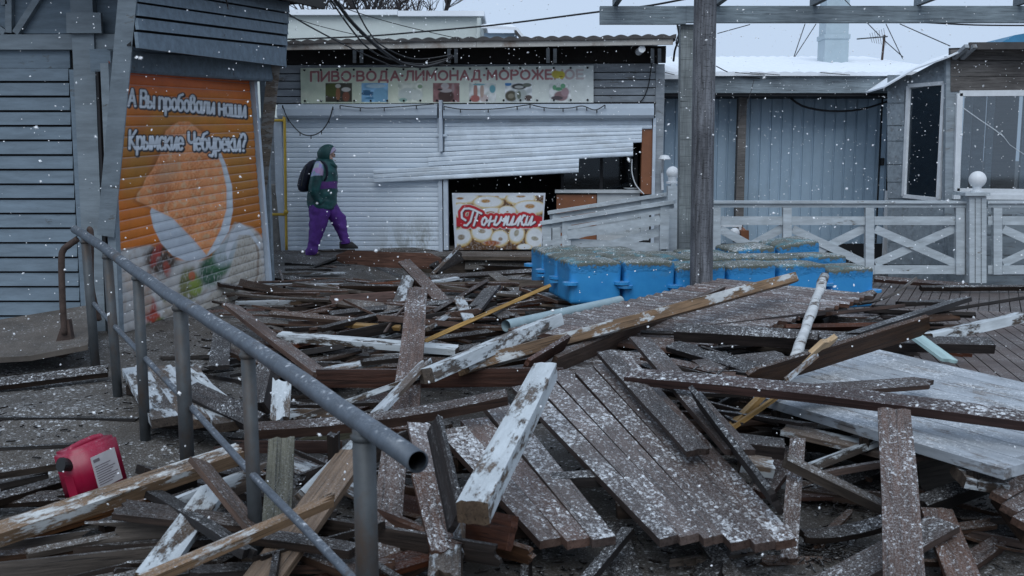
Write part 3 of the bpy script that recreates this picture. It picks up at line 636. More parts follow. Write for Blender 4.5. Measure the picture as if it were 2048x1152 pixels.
cable([K.px(*p, .25) for p in ((1060, 209), (1095, 216), (1140, 216), (1165, 212), (1190, 220), (1210, 210))], .007, 'dark light string zigzagging at the right end of the banner', 'light_string', 'light string', bulbs=5)
cable([K.px(*p, .06) for p in ((1303, 128), (1298, 165), (1290, 190), (1280, 203), (1258, 206))], .008, 'short dark wire running down the grey siding right of the banner', 'wire', 'wire')
# ================================================================ chebureki kiosk on the left
YN, YF = 7.9, 10.4
lk = thing('kiosk', 'blue grey clapboard snack kiosk with an orange picture shutter at the left', 'kiosk', at(100, 680, 8.2))
def lp(name, mb, mat, **k): return mb.build(name, M[mat], lk, **k)
def qslab(pxs, th, mat, name, root):   # px corners with depth; th = thickness vector
    return MB().slab([at(*p) for p in pxs], th).build(name, M[mat], root)
# front clapboards, each board tilted a little so that it laps the next
YW = 8.15; xl = at(-420, 300, YW).x
mb = MB(); y = 137.
ys_ = [137 + 29.2 * i for i in range(20)]
for a, b in zip(ys_[:-1], ys_[1:]):
    xr = 138 + (a - 137) * .050
    z1 = at(60, a, YW).z; z0 = at(60, b - 4.2, YW).z; X1 = at(xr, a, YW).x
    mb.hexa([(xl, YW-.028, z0), (X1, YW-.028, z0), (X1, YW, z0), (xl, YW, z0), (xl, YW-.010, z1), (X1, YW-.010, z1), (X1, YW+.012, z1), (xl, YW+.012, z1)])
lp('clapboard_wall', mb, 'paint')
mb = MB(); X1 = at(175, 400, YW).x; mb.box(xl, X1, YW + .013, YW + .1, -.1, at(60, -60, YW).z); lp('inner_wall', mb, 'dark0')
qslab([(-420, 137, YW-.012), (140, 136, YW-.012), (139, 99, YW-.012), (-420, 100, YW-.012)], (0, .02, 0), 'paint', 'wall_band', lk)
qslab([(-420, 99, YW-.06), (240, 99, YW-.06), (238, 68, YW-.06), (-420, 70, YW-.06)], (0, .09, 0), 'paintd', 'cross_beam', lk)
qslab([(-420, 67, YW+.0), (262, 67, YW+.0), (268, -70, YW+.0), (-420, -70, YW+.0)], (0, .012, 0), 'paint', 'gable_panel', lk)
for q in (((-30, 40), (12, 66)), ((20, -40), (20, 66)), ((82, -10), (33, 67)), ((0, -30), (12, 10))):
    mb = MB(); mb.bar(at(*q[0], YW-.03), at(*q[1], YW-.03), .05, .055, up=(0, 1, 0)); lp('truss_bar', mb, 'paintd')
# corner posts
mb = MB(); mb.slab([at(138, -40, YW-.09), at(183, -40, YW-.09), at(214, 735, YW-.09), at(176, 735, YW-.09)][::-1], (0, .12, 0)); lp('corner_post', mb, 'paintd')
mb = MB(); mb.slab([at(132, 25, YW-.13), at(201, 25, YW-.13), at(203, 66, YW-.13), at(133, 66, YW-.13)][::-1], (0, .035, 0)); lp('post_collar', mb, 'paintd')
mb = MB(); mb.slab([at(138, 139, YW-.06), at(148, 139, YW-.06), at(176, 660, YW-.06), at(164, 660, YW-.06)][::-1], (0, .04, 0)); lp('trim_strip', mb, 'paint')
mb = MB(); mb.slab([at(192, 110, YW-.02), at(216, 108, YW-.02), at(240, 712, YW-.02), at(214, 712, YW-.02)][::-1], (0, .1, 0)); lp('door_post', mb, 'paintd')
# shutter with the printed picture
SB = dict(BL=at(241, 712, YN), BR=at(533, 592, YF), TR=at(497, 150, YF), TL=at(216, 122, YN))
Nn = ((SB['BR'] - SB['BL']).cross(SB['TL'] - SB['BL'])).normalized()
if Nn.x < 0: Nn = -Nn
ns, nsl, per = 330, 28, 12; nt = nsl * per; pts = []
def slatd(t):
    if t > .94: return -.010
    return .008 * math.sin(math.pi * min(1, max(0, t / .94))) ** .45
for j in range(nt + 1):
    for i in range(ns + 1):
        s, t = i / ns, j / nt; p = SB['BL'].lerp(SB['BR'], s).lerp(SB['TL'].lerp(SB['TR'], s), t)
        pts.append(p + Nn * (slatd((t * nsl) % 1.0) - .05 * math.sin(math.pi * s) * math.sin(math.pi * t) + .01 * mnoise.noise(Vector((s * 4, t * 6, 0)))))
cv = Canvas(pts); n1 = cv.noise(.02, .02, 1); n2 = cv.noise(.11, .09, 4); n3 = cv.noise(.33, .16, 9)
ty = np.clip((cv.y - 140) / 320, 0, 1)
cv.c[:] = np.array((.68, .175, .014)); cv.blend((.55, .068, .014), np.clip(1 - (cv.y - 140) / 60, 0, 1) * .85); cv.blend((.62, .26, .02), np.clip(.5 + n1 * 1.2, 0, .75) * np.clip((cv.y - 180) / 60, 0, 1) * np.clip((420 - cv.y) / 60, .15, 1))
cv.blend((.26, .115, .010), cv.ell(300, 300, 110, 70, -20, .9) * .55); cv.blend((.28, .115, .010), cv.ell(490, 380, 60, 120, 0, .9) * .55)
# lower part: plate, salad, flat bread
low = cv.polymask([(150, 515), (300, 490), (350, 520), (420, 520), (470, 445), (505, 455), (530, 480), (560, 800), (150, 800)], 6)
cv.blend((.52, .50, .48), low); cv.blend((.40, .33, .28), low * np.clip(n2 * 1.6, 0, .7))
for cx, cy, rx, ry, rot, col in ((322, 520, 34, 30, 30, (.075, .045, .03)), (312, 510, 9, 24, 20, (.36, .045, .03)), (335, 540, 8, 18, -15, (.33, .06, .035)), (360, 560, 26, 30, 0, (.46, .44, .42)), (378, 570, 22, 34, 0, (.17, .17, .06)), (392, 572, 14, 20, 0, (.22, .28, .05)), (384, 552, 7, 10, 0, (.45, .12, .05)),
    (424, 540, 26, 34, 25, (.03, .095, .05)), (440, 525, 24, 26, 30, (.035, .12, .05)), (452, 505, 22, 30, 35, (.40, .44, .46)), (300, 620, 14, 26, 0, (.38, .05, .03)), (312, 640, 10, 16, 0, (.46, .06, .03)), (322, 655, 14, 20, 0, (.20, .28, .06)), (300, 668, 12, 22, 0, (.05, .12, .04)), (288, 600, 18, 30, 0, (.42, .32, .26)), (270, 560, 22, 30, 0, (.50, .42, .36)), (345, 610, 20, 30, 0, (.44, .38, .32)), (350, 560, 10, 25, 10, (.5, .47, .44)), (300, 560, 16, 20, 0, (.36, .26, .22)), (262, 640, 12, 40, 0, (.5, .48, .46)), (330, 590, 10, 14, 0, (.15, .14, .07))):
    cv.blend(col, cv.ell(cx, cy, rx * .95, ry, rot, .45) * np.clip(1.0 + n3 * .9 + n2 * .6, 0, 1))
bread = cv.polymask([(455, 560), (470, 505), (478, 478), (492, 466), (508, 470), (520, 500), (526, 545), (523, 575), (480, 600), (430, 615), (390, 622), (410, 600)], 3); cv.blend((.50, .46, .40), bread); cv.blend((.30, .23, .17), bread * np.clip(n3 * 1.6, 0, .6))
cv.blend((.20, .13, .09), np.clip((2.2 - cv.dist([[(508, 470), (517, 510), (515, 550), (505, 580), (470, 605)]])) / 2 + .5, 0, 1) * .7)
for q in ([(478, 445), (500, 458), (520, 485), (521, 500), (500, 470), (478, 470), (466, 490), (455, 520), (450, 500), (462, 465)],): cv.blend((.57, .59, .62), cv.polymask(q, 2))
cv.blend((.42, .09, .015), cv.ell(532, 588, 7, 9, 0, .4)); cv.blend((.42, .09, .015), cv.ell(243, 695, 6, 12, 0, .4))
plate = cv.polymask([(436, 292), (452, 330), (464, 372), (466, 420), (458, 462), (438, 494), (416, 512), (398, 520), (372, 522), (345, 511), (322, 486), (307, 455), (300, 424), (340, 300)], 2); cv.blend((.60, .64, .68), plate); cv.blend((.44, .48, .54), plate * cv.ell(345, 490, 60, 40, 30, .8) * .5)
cv.blend((.58, .61, .65), cv.polymask([(312, 330), (322, 305), (336, 300), (330, 315)], 2))
chb = cv.polymask([(345, 250), (358, 243), (378, 243), (402, 262), (426, 290), (443, 330), (453, 376), (453, 418), (441, 460), (424, 492), (413, 510), (388, 480), (345, 436), (300, 414), (271, 400), (274, 388), (284, 375), (292, 356), (306, 338), (322, 306), (331, 262)], 2.5)
n4 = cv.noise(.26, .26, 12); cv.blend((.30, .085, .012), np.clip(1 - cv.dist([[(333, 262), (306, 338), (271, 400), (300, 414), (345, 436), (388, 480), (413, 510)], [(345, 250), (402, 262), (443, 330), (453, 418), (413, 510)]]) / 9, 0, 1) * .75 * (1 - plate * .8)); cv.blend((.82, .31, .11), chb); cv.blend((.80, .43, .22), chb * np.clip(n4 * 1.0 + n2 * .9, 0, .7)); cv.blend((.48, .12, .022), chb * np.clip(-n4 * .7 - n1 * .9, 0, .55)); cv.blend((.66, .46, .28), chb * np.clip((n2 - .2) * 2.0, 0, .45))
cv.blend((.55, .33, .18), chb * cv.ell(335, 345, 16, 26, 35, .9) * .5)
jt_ = np.array([(((k // (ns + 1)) / nt) * nsl) % 1.0 for k in range(len(pts))]); cv.blend((.30, .30, .31), (jt_ > .90) * .55)
# mud thrown up along the bottom edge
cv.blend((.14, .11, .09), np.clip((n2 + .1) * 1.5, 0, .7) * np.clip((cv.y - (640 - (cv.x - 240) * .33)) / 60, 0, 1))
cv.text('А Вы пробовали наши', [(257, 211), (491, 234), (489, 203), (257, 178)], 2.5, (.70, .73, .77), (.008, .012, .02), 4.7, .15, .05, (1.2, 1.6))
cv.text('Крымские Чебуреки?', [(259, 297), (492, 302), (490, 268), (259, 261)], 2.55, (.70, .73, .77), (.008, .012, .02), 4.8, .15, .05, (1.2, 1.6))
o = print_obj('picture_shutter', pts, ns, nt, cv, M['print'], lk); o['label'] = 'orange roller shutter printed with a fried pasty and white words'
for p in o.data.polygons: p.use_smooth = False
mb = MB(); q = [SB[k] - Nn * .09 for k in ('BL', 'BR', 'TR', 'TL')]; mb.slab(q, -Nn * .02); lp('shutter_backing', mb, 'dark0')
for a, b, w in (('TL', 'BL', .06), ('TR', 'BR', .055)):
    d = (SB['BR'] - SB['BL']).normalized() * (.045 if b == 'BR' else -.035)
    mb = MB(); mb.bar(SB[a] + d + Nn * .01 + Vector((0, 0, .1 if b == 'BR' else -.02)), SB[b] + d + Nn * .01 - Vector((0, 0, .06)), w, .07, up=Nn); lp('shutter_guide', mb, 'guide' if b == 'BR' else 'paintd')
mb = MB(); mb.slab([at(199, 90, YN-.1), at(540, 118, YF+.1), at(538, 162, YF+.1), at(205, 143, YN-.1)], (.02, 0, 0)); mb.slab([at(199, 90, YN-.1)+Vector((.02,0,0)), at(540, 118, YF+.1)+Vector((.02,0,0)), at(539, 152, YF+.1)+Vector((.16,0,0)), at(203, 131, YN-.1)+Vector((.16,0,0))], (-.15, 0, 0)); 
mb = MB(); A = at(207, 143, YN+.02); B = at(541, 163, YF+.12); hA = at(204, 98, YN+.02).z - A.z; hB = at(540, 118, YF+.12).z - B.z
secA = [(-.10, 0), (.045, 0), (.06, .02), (.06, hA*.9), (.03, hA), (-.10, hA)]; secB = [(-.16, 0), (.045, 0), (.06, .02), (.06, hB*.9), (.03, hB), (-.16, hB)]
mb.loft([[A + Vector((x, 0, z)) for x, z in secA], [B + Vector((x, 0, z)) for x, z in secB]]); lp('shutter_box', mb, 'paint')
# overhanging eave boards
L5 = [(-24, 22), (5, 47.5), (33, 71), (61, 93.5), (90, 115.5), (103, 136)]; L5 = [(-24, 25), (5, 48), (33, 71), (62, 93), (91, 135)]
mb = MB(); EY0, EY1 = 7.45, 10.45
for (a0, b0), (a1, b1) in (((-52, 5), (-26, 25)), ((-22, 28), (3, 47)), ((7, 50), (31, 69)), ((36, 73), (59, 91)), ((64, 95), (96, 133))):
    p = [at(278, a0, EY0), at(579 - b0 * .06, b0, EY1), at(579 - b1 * .06, b1, EY1), at(275, a1, EY0)]
    mb.slab([p[0] + Vector((-.012, 0, 0)), p[1] + Vector((-.012, 0, 0)), p[2] + Vector((.012, 0, 0)), p[3] + Vector((.012, 0, 0))], (-.025, 0, 0))
lp('eave_boards', mb, 'paint')
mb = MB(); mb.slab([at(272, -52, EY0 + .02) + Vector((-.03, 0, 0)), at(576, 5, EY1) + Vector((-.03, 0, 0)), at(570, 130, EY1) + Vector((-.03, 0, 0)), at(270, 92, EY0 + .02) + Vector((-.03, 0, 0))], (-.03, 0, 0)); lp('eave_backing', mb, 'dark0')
mb = MB(); mb.slab([at(578, 3, EY1+.02), at(570, 135, EY1+.02), at(520, 133, EY1+.02), at(520, 0, EY1+.02)], (0, .03, 0)); lp('eave_end', mb, 'paint')
# slanting struts under the eave
for (x0, y0, Y0), (x1, y1, Y1), w, mt in (((258, -30, 7.40), (212, 470, 7.80), .125, 'paintd'), ((548, 130, 10.45), (516, 430, 10.75), .125, 'strut')):
    P = at(x0, y0, Y0); Q = at(x1, y1, Y1); mb = MB(); mb.bar(P, Q, w, .05, up=Vector((.25, -1, 0))); lp('strut', mb, mt)
mb = MB(); mb.slab([at(519, 160, 10.75), at(530, 160, 10.75), at(546, 585, 10.75), at(536, 590, 10.75)], (0, .1, 0)); lp('door_post', mb, 'paintd')
mb = MB(); a = at(-420, -60, 8.6); mb.slab([at(300, -95, 7.2), at(655, -4, 10.9), at(600, -2, 13.5), (-7, 13.5, 4.3), (-7, 7.2, 4.2)], (0, 0, .08)); lp('roof', mb, 'tile')
mb = MB(); mb.bar(at(478, 8, 10.3), at(640, -6, 10.75), .06, .10); mb.bar(at(300, -78, 7.3), at(646, 6, 10.8), .05, .12); lp('roof_edge', mb, 'eave')
mb = MB(); mb.box(at(540, 300, 10.8).x - .0 - 3.2, at(536, 300, 10.8).x - .14, 10.9, 11.0, 0, 3.2); lp('rear_wall', mb, 'paint')
# ================================================================ long shed on the right
SA, SBp = at(1328, 480, 16.6), at(1800, 480, 16.6)
S = Frame(SA, SBp)
shed = thing('shed', 'long pale profiled metal shed with a snow covered roof behind the fence', 'shed', (SA + SBp) / 2)
def sp_(name, mb, mat, **k): return mb.build(name, M[mat], shed, **k)
mb = MB(); ua, v1 = S.uv(1290, 175); ub, v0 = S.uv(1830, 487); n = 0; u = ua; rows = [[], []]
while u < ub:
    for du, d in ((0, 0), (.125, 0), (.135, -.022), (.155, -.022), (.165, 0)):
        rows[0].append(S.P(u + du, v0, d)); rows[1].append(S.P(u + du, v1 + .1, d))
    u += .175
m_ = len(rows[0]); mb.v = rows[0] + rows[1]; mb.f = [[i, i + 1, m_ + i + 1, m_ + i] for i in range(m_ - 1)]; sp_('wall', mb, 'rsheet')
mb = MB(); S.ubox(mb, ua, ub, v0 - .4, v0, -.3, .05); sp_('plinth', mb, 'dark0')
mb = MB(); S.pbox(mb, 1300, 150, 1812, 186, .70, .75); sp_('fascia', mb, 'pergola')
mb = MB(); S.pbox(mb, 1300, 186, 1812, 192, -.05, .72); sp_('soffit', mb, 'dark0')
ra, rv0 = S.uv(1300, 152, .8); rb, _ = S.uv(1868, 152, .8); top = on(1500, 113, 0)
zt = at(1500, 114, 20.5).z - S.O.z; mb = MB(); NU = 260
for d, v in ((.82, rv0 + .0), (.82, rv0 + .05), (-3.9, zt), (-3.9, zt - .1)):
    for i in range(NU + 1):
        u = ra + (rb + .5 - ra) * i / NU; mb.v.append(S.P(u, v + (.018 * abs(math.sin(u * math.pi / .2)) if v in (rv0 + .05, zt) else 0), d))
for j in range(3):
    for i in range(NU): a = j * (NU + 1) + i; mb.f.append([a, a + 1, a + NU + 2, a + NU + 1])
sp_('roof', mb, 'snow')
mb = MB(); S.ubox(mb, ua, ub, 0, zt - .1, -3.9, -3.8); sp_('rear_wall', mb, 'rsheet')
mb = MB(); S.pbox(mb, 1474, 190, 1490, 485, .25, .40); sp_('post', mb, 'brownboard')
mb = MB(); S.pbox(mb, 1757, 192, 1760, 486, .0, .012); S.pbox(mb, 1774, 192, 1777, 486, .0, .012); sp_('door_joint', mb, 'dark0')
mb = MB(); S.pbox(mb, 1762, 316, 1769, 331, .0, .05); sp_('door_lock', mb, 'blackpl')
for x in (1330, 1470, 1500, 1640):
    mb = MB(); mb.tube([S.px(x, 145, .86), S.px(x + (60 if x > 1400 else 20), 150, .86)], .006, 5); sp_('gutter_wire', mb, 'blackcable')
mb = MB(); S.pbox(mb, 1326, 150, 1360, 158, .83, .93); sp_('gutter', mb, 'whitepl')
# flue
D0 = at(1665, 122, 18.6); duct = thing('flue', 'square galvanised flue on the snowy shed roof under the pergola beam', 'flue', D0 - Vector((0, 0, .1)))
w = .215; zt2 = at(1665, -25, 18.6).z
def ring(z, s): return [(D0.x - s, D0.y - s, z), (D0.x + s, D0.y - s, z), (D0.x + s, D0.y + s, z), (D0.x - s, D0.y + s, z)]
zm = at(1665, 78, 18.6).z
mb = MB(); mb.loft([ring(D0.z - .3, w), ring(zm, w)]); mb.build('lower_duct', M['duct'], duct)
mb = MB(); mb.loft([ring(zm - .02, w + .018), ring(zm + .06, w + .018)]); mb.build('joint_band', M['duct'], duct)
mb = MB(); mb.loft([ring(zm + .061, w - .01), ring(zt2, w - .01)]); mb.build('upper_duct', M['duct'], duct)
mb = MB(); mb.loft([ring(zt2, w + .12), ring(zt2 + .05, w + .12), ring(zt2 + .2, .02)]); mb.build('cowl', M['duct'], duct)
# aerial
AY = 18.9; ant = thing('aerial', 'small rusty television aerial on a mast above the snowy shed roof', 'aerial', at(1765, 116, AY))
mb = MB(); mb.tube([at(1764, 120, AY), at(1769, 70, AY)], .022, 8); mb.build('mast', M['rust'], ant)
mb = MB(); mb.tube([at(1714, 78, AY - .2), at(1775, 73, AY)], .012, 6); mb.build('boom', M['steelpost'], ant)
for i in range(7):
    c = at(1742 + i * 4.6, 76 - i * .4, AY - .02); mb = MB(); mb.tube([c + Vector((-.03, -.16, -.10 - .012 * i)), c + Vector((.03, .16, .10 + .012 * i))], .004, 5); mb.build('element', M['steelpost'], ant)
for (x, lab) in ((1740, 'thin guy wire left of the television aerial'), ): pass
def wire(pts, label, r=.008, group=None): return cable([at(*p) for p in pts], r, label, 'wire', 'wire', k=4)
wire([(1610, 48, 17.6), (1588, 113, 18.2)], 'left one of the two steep thin wires beside the flue')
wire([(1632, 48, 17.6), (1590, 113, 18.2)], 'right one of the two steep thin wires beside the flue')
wire([(1772, 48, 17.6), (1805, 117, 18.2)], 'steep thin wire right of the television aerial')
wire([(1690, 0, 17.0), (1760, 72, 18.8)], 'thin wire reaching the television aerial from the upper left')
wire([(1770, 82, 18.8), (1806, 114, 18.4)], 'short thin stay from the aerial mast to the roof')
wire([(1800, 48, 16), (1900, 92, 14.5)], 'thin wire from the pergola beam towards the brown boarded house')
wire([(1435, 67, 14), (1500, 49, 14)], 'thin pale wire between wooden pole and pergola beam', .006)
wire([(1432, 132, 15.8), (1470, 150, 15.8), (1520, 157, 15.8)], 'short slack wire on the shed eave beside the wooden pole')
wire([(1508, 160, 15.6), (1495, 205, 15.5), (1474, 250, 15.5)], 'loose string hanging from the shed eave near the grey post', .005)
wire([(1572, 188, 16.2), (1605, 212, 16.2), (1660, 222, 16.2), (1720, 219, 16.2), (1775, 203, 16.2)], 'black cable sagging under the shed eave', .018)
wire([(1850, 45, 12), (1950, 50, 12), (2070, 51, 12)], 'black wire along the lower edge of the pergola beam at right', .009)
# ================================================================ house on the right
HC = Vector((at(1895, 390, 13.6).x, 13.6)); HL = Vector((at(1778, 390, 14.6).x, 14.6))
Hf = Frame((HC.x, HC.y, 0), (HC.x + 4, HC.y, 0)); Hs = Frame((HL.x, HL.y, 0), (HC.x, HC.y, 0))
hou = thing('house', 'small pale boarded house with two windows at the right edge', 'house', (HC.x + 1.5, HC.y + 1, 0))
def hp(name, mb, mat, **k): return mb.build(name, M[mat], hou, **k)
ysd = [100, 130, 150, 172, 207, 252, 283, 330, 365, 398, 440, 485, 530, 575]
mb = MB()   # side wall boards, cut round the window
def hsx(x, y, d=0): return Hs.px(x, y, d)
def side(x0, x1, y0, y1, y0r=None, y1r=None, d=.02):
    mb.slab([hsx(x0, y0, 0), hsx(x0, y1, 0), hsx(x1, y1 if y1r is None else y1r, 0), hsx(x1, y0 if y0r is None else y0r, 0)], Hs.N * (d + .006 * rnd.random()))
top_l, top_r = 176, 118
for y0, y1 in zip(ysd[2:-1], ysd[3:]):
    if y1 < 560:
        if y1 > 180 and y0 < 398: side(1777, 1811, max(y0, 176), y1 - 1.5)
        else: side(1777, 1894, y0, y1 - 1.5, y0, y1 - .5)
side(1777, 1890, 178, 186, 128, 168); side(1886, 1894, 168, 398, 168, 398)
hp('side_wall', mb, 'palesiding')
mb = MB(); mb.slab([hsx(1776, 175), hsx(1776, 560), hsx(1895, 575), hsx(1895, 112)], -Hs.N * .06); hp('side_sheathing', mb, 'palesiding')
wq = [hsx(1818, 172, .03), hsx(1808, 392, .03), hsx(1877, 399, .03), hsx(1889, 166, .03)]
mb = MB()
for a, b in zip(wq, wq[1:] + wq[:1]): mb.bar(a, b, .05, .05, up=Hs.N)
sf = hp('side_window', mb, 'whitepl')
mb = MB(); mb.slab([p - Hs.N * .015 for p in wq], -Hs.N * .008); mb.build('pane', M['glassd'], sf)
mb = MB(); mb.slab([p - Hs.N * .025 for p in wq], -Hs.N * .004)
mb.build('blind', plain('grey blind', (.17, .22, .255), .7), sf)
mb = MB(); mb.slab([Hf.px(1893, 112, .03), Hf.px(1888, 575, .03), Hf.px(1911, 575, .03), Hf.px(1918, 112, .03)][::-1], -Hf.N * .07); hp('corner_board', mb, 'palesiding')
mb = MB()
for y0, y1 in ((84, 122), (122.6, 153), (153.6, 184)): mb.slab([Hf.px(1899, max(y0, 100), .0), Hf.px(2320, y0, .0), Hf.px(2320, y1 - 1, .0), Hf.px(1899, y1 - .4, .0)], Hf.N * .04)
hp('gable_boards', mb, 'brownboard')
mb = MB(); mb.slab([Hf.px(1899, 96, -.02), Hf.px(2320, 84, -.02), Hf.px(2320, 186, -.02), Hf.px(1899, 186, -.02)], -Hf.N * .03); hp('gable_backing', mb, 'dark0')
mb = MB()
for y0, y1 in ((397, 430), (431, 470), (471, 510), (511, 550), (551, 575)): mb.slab([Hf.px(1905, y0, 0), Hf.px(2320, y0, 0), Hf.px(2320, y1 - 1, 0), Hf.px(1905, y1 - 1, 0)], Hf.N * .02)
hp('front_wall', mb, 'palesiding')
wq = [Hf.px(1918, 187, .04), Hf.px(1912, 382, .04), Hf.px(2230, 386, .04), Hf.px(2236, 185, .04)]
mb = MB()
for a, b in zip(wq, wq[1:] + wq[:1]): mb.bar(a, b, .075, .07, up=Hf.N)
mb.bar(Hf.px(1905, 393, .05), Hf.px(2240, 396, .05), .07, .08, up=Hf.N)
ff = hp('front_window', mb, 'whitepl')
mb = MB(); mb.slab([p - Hf.N * .02 for p in wq], -Hf.N * .008); mb.build('pane', M['glass'], ff)
mb = MB(); mb.tube([Hf.px(*p, .024) for p in ((1926, 216), (1960, 240), (1990, 260), (2008, 274))], .007, 5); mb.tube([Hf.px(*p, .024) for p in ((2000, 264), (2020, 290), (2050, 310))], .004, 5); mb.build('crack', M['crackw'], ff)
iy = HC.y + 1.7
mb = MB(); mb.box(HC.x - .2, HC.x + 3.6, iy, iy + .05, .0, 1.12); hp('interior_wall', mb, 'globe')
for x, w_, mt in ((1930, .05, 'fence'), (1952, .09, 'siding'), (1975, .05, 'fence'), (2006, .17, 'brownboard'), (2046, .05, 'fence'), (2090, .2, 'siding')):
    mb = MB(); c = at(x, 300, iy - .3); mb.box(c.x - w_, c.x + w_, iy - .35, iy - .3, .4, 2.55); hp('interior_post', mb, mt)
mb = MB(); mb.box(HC.x - .1, HC.x + 3.6, HC.y + .1, iy, .55, .6); hp('interior_floor', mb, 'cream')
# roof: side rake rises to a flat front eave
rp = [hsx(1768, 176, .22), hsx(1830, 140, .22), hsx(1896, 116, .25), Hf.px(1952, 90, .25), Hf.px(2330, 90, .25)]
rq = [p + Vector((.35, 2.2, .02)) for p in rp]
mb = MB()
for i in range(4): mb.slab([rp[i], rp[i+1], rq[i+1], rq[i]], (0, 0, .022))
hp('roof', mb, 'snow')
mb = MB()
mb.bar(Hf.px(1938, 92, .28), Hf.px(2330, 90, .28), .05, .09); hp('eave_board', mb, 'tile')
for x in (1934, 1950): 
    mb = MB(); mb.bar(Hf.px(x, 92, .34), Hf.px(x - 26, 116, .1), .06, .05); hp('roof_batten', mb, 'siding')
mb = MB(); mb.slab([Hf.px(2004, 84, .0), Hf.px(2030, 70, .0), Hf.px(2100, 58, .0), Hf.px(2100, 84, .0)], (0, .9, 0)); tag(recentre(mb.build('roof_cover', M['teal'])), 'blue sheet roof peak above the brown boarded house', 'roof')
# ================================================================ buildings and trees behind
pb = thing('building', 'pale flat roofed building behind the kiosk roof', 'building', at(770, 80, 24))
c0 = at(500, 26, 24); c1 = at(962, 34, 24)
mb = MB(); mb.box(c0.x, c1.x, 24, 30, -.1, c0.z - .02); mb.build('wall', M['render'], pb)
mb = MB(); mb.box(c0.x - .1, at(795, 30, 23.9).x, 23.86, 30.1, c0.z - .06, c0.z + .06); mb.box(at(796, 30, 23.9).x, c1.x + .08, 23.84, 30.1, c0.z - .09, c0.z + .03); mb.build('parapet_cap', M['snow'], pb)
mb = MB(); mb.tube([at(958, 36, 23.8), at(957, 80, 23.8)], .05, 8); mb.build('drainpipe', M['render'], pb)
sh2 = thing('shed', 'small shed roof dusted with snow between the pale building and the sky', 'shed', at(1005, 80, 21))
mb = MB(); a = at(968, 58, 21); b = at(1034, 56, 21); mb.box(a.x, b.x, 21, 24, 0, a.z - .08); mb.build('wall', M['rsheet'], sh2)
mb = MB(); mb.slab([at(962, 56, 20.8), at(1032, 60, 20.8), at(1022, 54, 24), at(978, 52, 24)], (0, 0, .06)); mb.slab([at(1032, 60, 20.8), at(1046, 78, 20.8), at(1040, 74, 24), at(1022, 54, 24)], (.03, 0, .05)); mb.build('roof', M['snow'], sh2)
mb = MB(); mb.bar(at(1030, 62, 20.75), at(1045, 80, 20.75), .08, .05); mb.build('barge_board', M['tile'], sh2)
def bare_tree(base, h, seed, label):
    r = random.Random(seed); t = thing('bare_tree', label, 'tree', base); mb = MB(); br = MB()
    def grow(p, d, L, rad, lev, m):
        q = p + d * L; mid = p + d * L * .5 + Vector((r.uniform(-1, 1), r.uniform(-1, 1), r.uniform(-.5, .5))) * L * .07
        m.tube([p, mid, q], [rad, rad * .85, rad * .7], 6 if lev < 3 else 4, cap=False)
        if lev >= 6: return
        for _ in range(3):
            nd = (d + Vector((r.uniform(-1, 1), r.uniform(-1, 1), r.uniform(-.35, .8))) * .75).normalized(); grow(q if r.random() < .6 else mid, nd, L * r.uniform(.6, .82), rad * .62, lev + 1, br)
    grow(Vector(base), Vector((0, 0, 1)), h * .36, h * .024, 0, mb)
    mb.build('trunk', M['bark'], t); br.build('crown', M['bark'], t)
for x, hh, sd, lb in ((622, 8.6, 3, 'leftmost bare dark tree behind the pale building'), (708, 8.2, 5, 'middle bare dark tree behind the pale building'), (790, 8.4, 8, 'rightmost bare dark tree behind the pale building')):
    p = at(x, 100, 33); bare_tree((p.x, 33, 0), hh, sd, lb)
# ================================================================ cables over the kiosk
def hcable(pts, r, label): return cable([at(*p) for p in pts], r, label, 'overhead_cable', 'cable', k=6)
hcable([(560, 79, 14.3), (620, 77, 14.2), (740, 72, 14), (860, 62, 13.6), (960, 53, 13.2), (1040, 44, 12.8), (1140, 31, 12.3), (1210, 22, 12), (1300, 11, 11.5), (1390, -6, 11)], .011, 'long overhead cable rising rightwards to the pergola beam')
hcable([(664, -12, 12), (700, 40, 12.6), (745, 85, 13.2), (780, 112, 13.7), (810, 128, 13.9), (850, 133, 14), (890, 122, 14.1), (906, 112, 14.1)], .024, 'thick black cable bundle dropping to the kiosk eave')
hcable([(655, -10, 12), (700, 55, 12.8), (735, 95, 13.4), (775, 117, 13.8), (840, 128, 14), (900, 116, 14.1)], .011, 'thinner black cable beside the thick bundle, on its left')
hcable([(700, -10, 12), (735, 60, 12.9), (770, 95, 13.6), (830, 118, 14), (903, 110, 14.1)], .010, 'thinner black cable beside the thick bundle, on its right')
hcable([(520, -10, 11), (600, 42, 12.2), (690, 90, 13.4), (760, 122, 13.9), (800, 134, 14), (900, 130, 14.1)], .010, 'cable slanting from the upper left corner of the orange kiosk to the eave')
hcable([(565, 28, 11), (650, 55, 12), (760, 78, 13), (850, 84, 13.8)], .005, 'hair thin wire crossing the pale building')
hcable([(640, -8, 12), (700, 20, 13), (800, 50, 14), (920, 78, 14.2)], .006, 'thin wire slanting down to the right over the pale building')
hcable([(1355, 50, 13.5), (1358, 75, 13.6), (1350, 100, 13.8), (1347, 122, 14)], .014, 'dark cable loop hanging at the right end of the kiosk roof')
hcable([(1366, 48, 13.2), (1352, 85, 13.6), (1362, 95, 13.6)], .008, 'short stray wire beside the right end of the kiosk roof')
hcable([(450, -8, 7.2), (455, 10, 7.3), (456, 18, 7.3)], .006, 'short dark wire dangling over the grey eave boards')
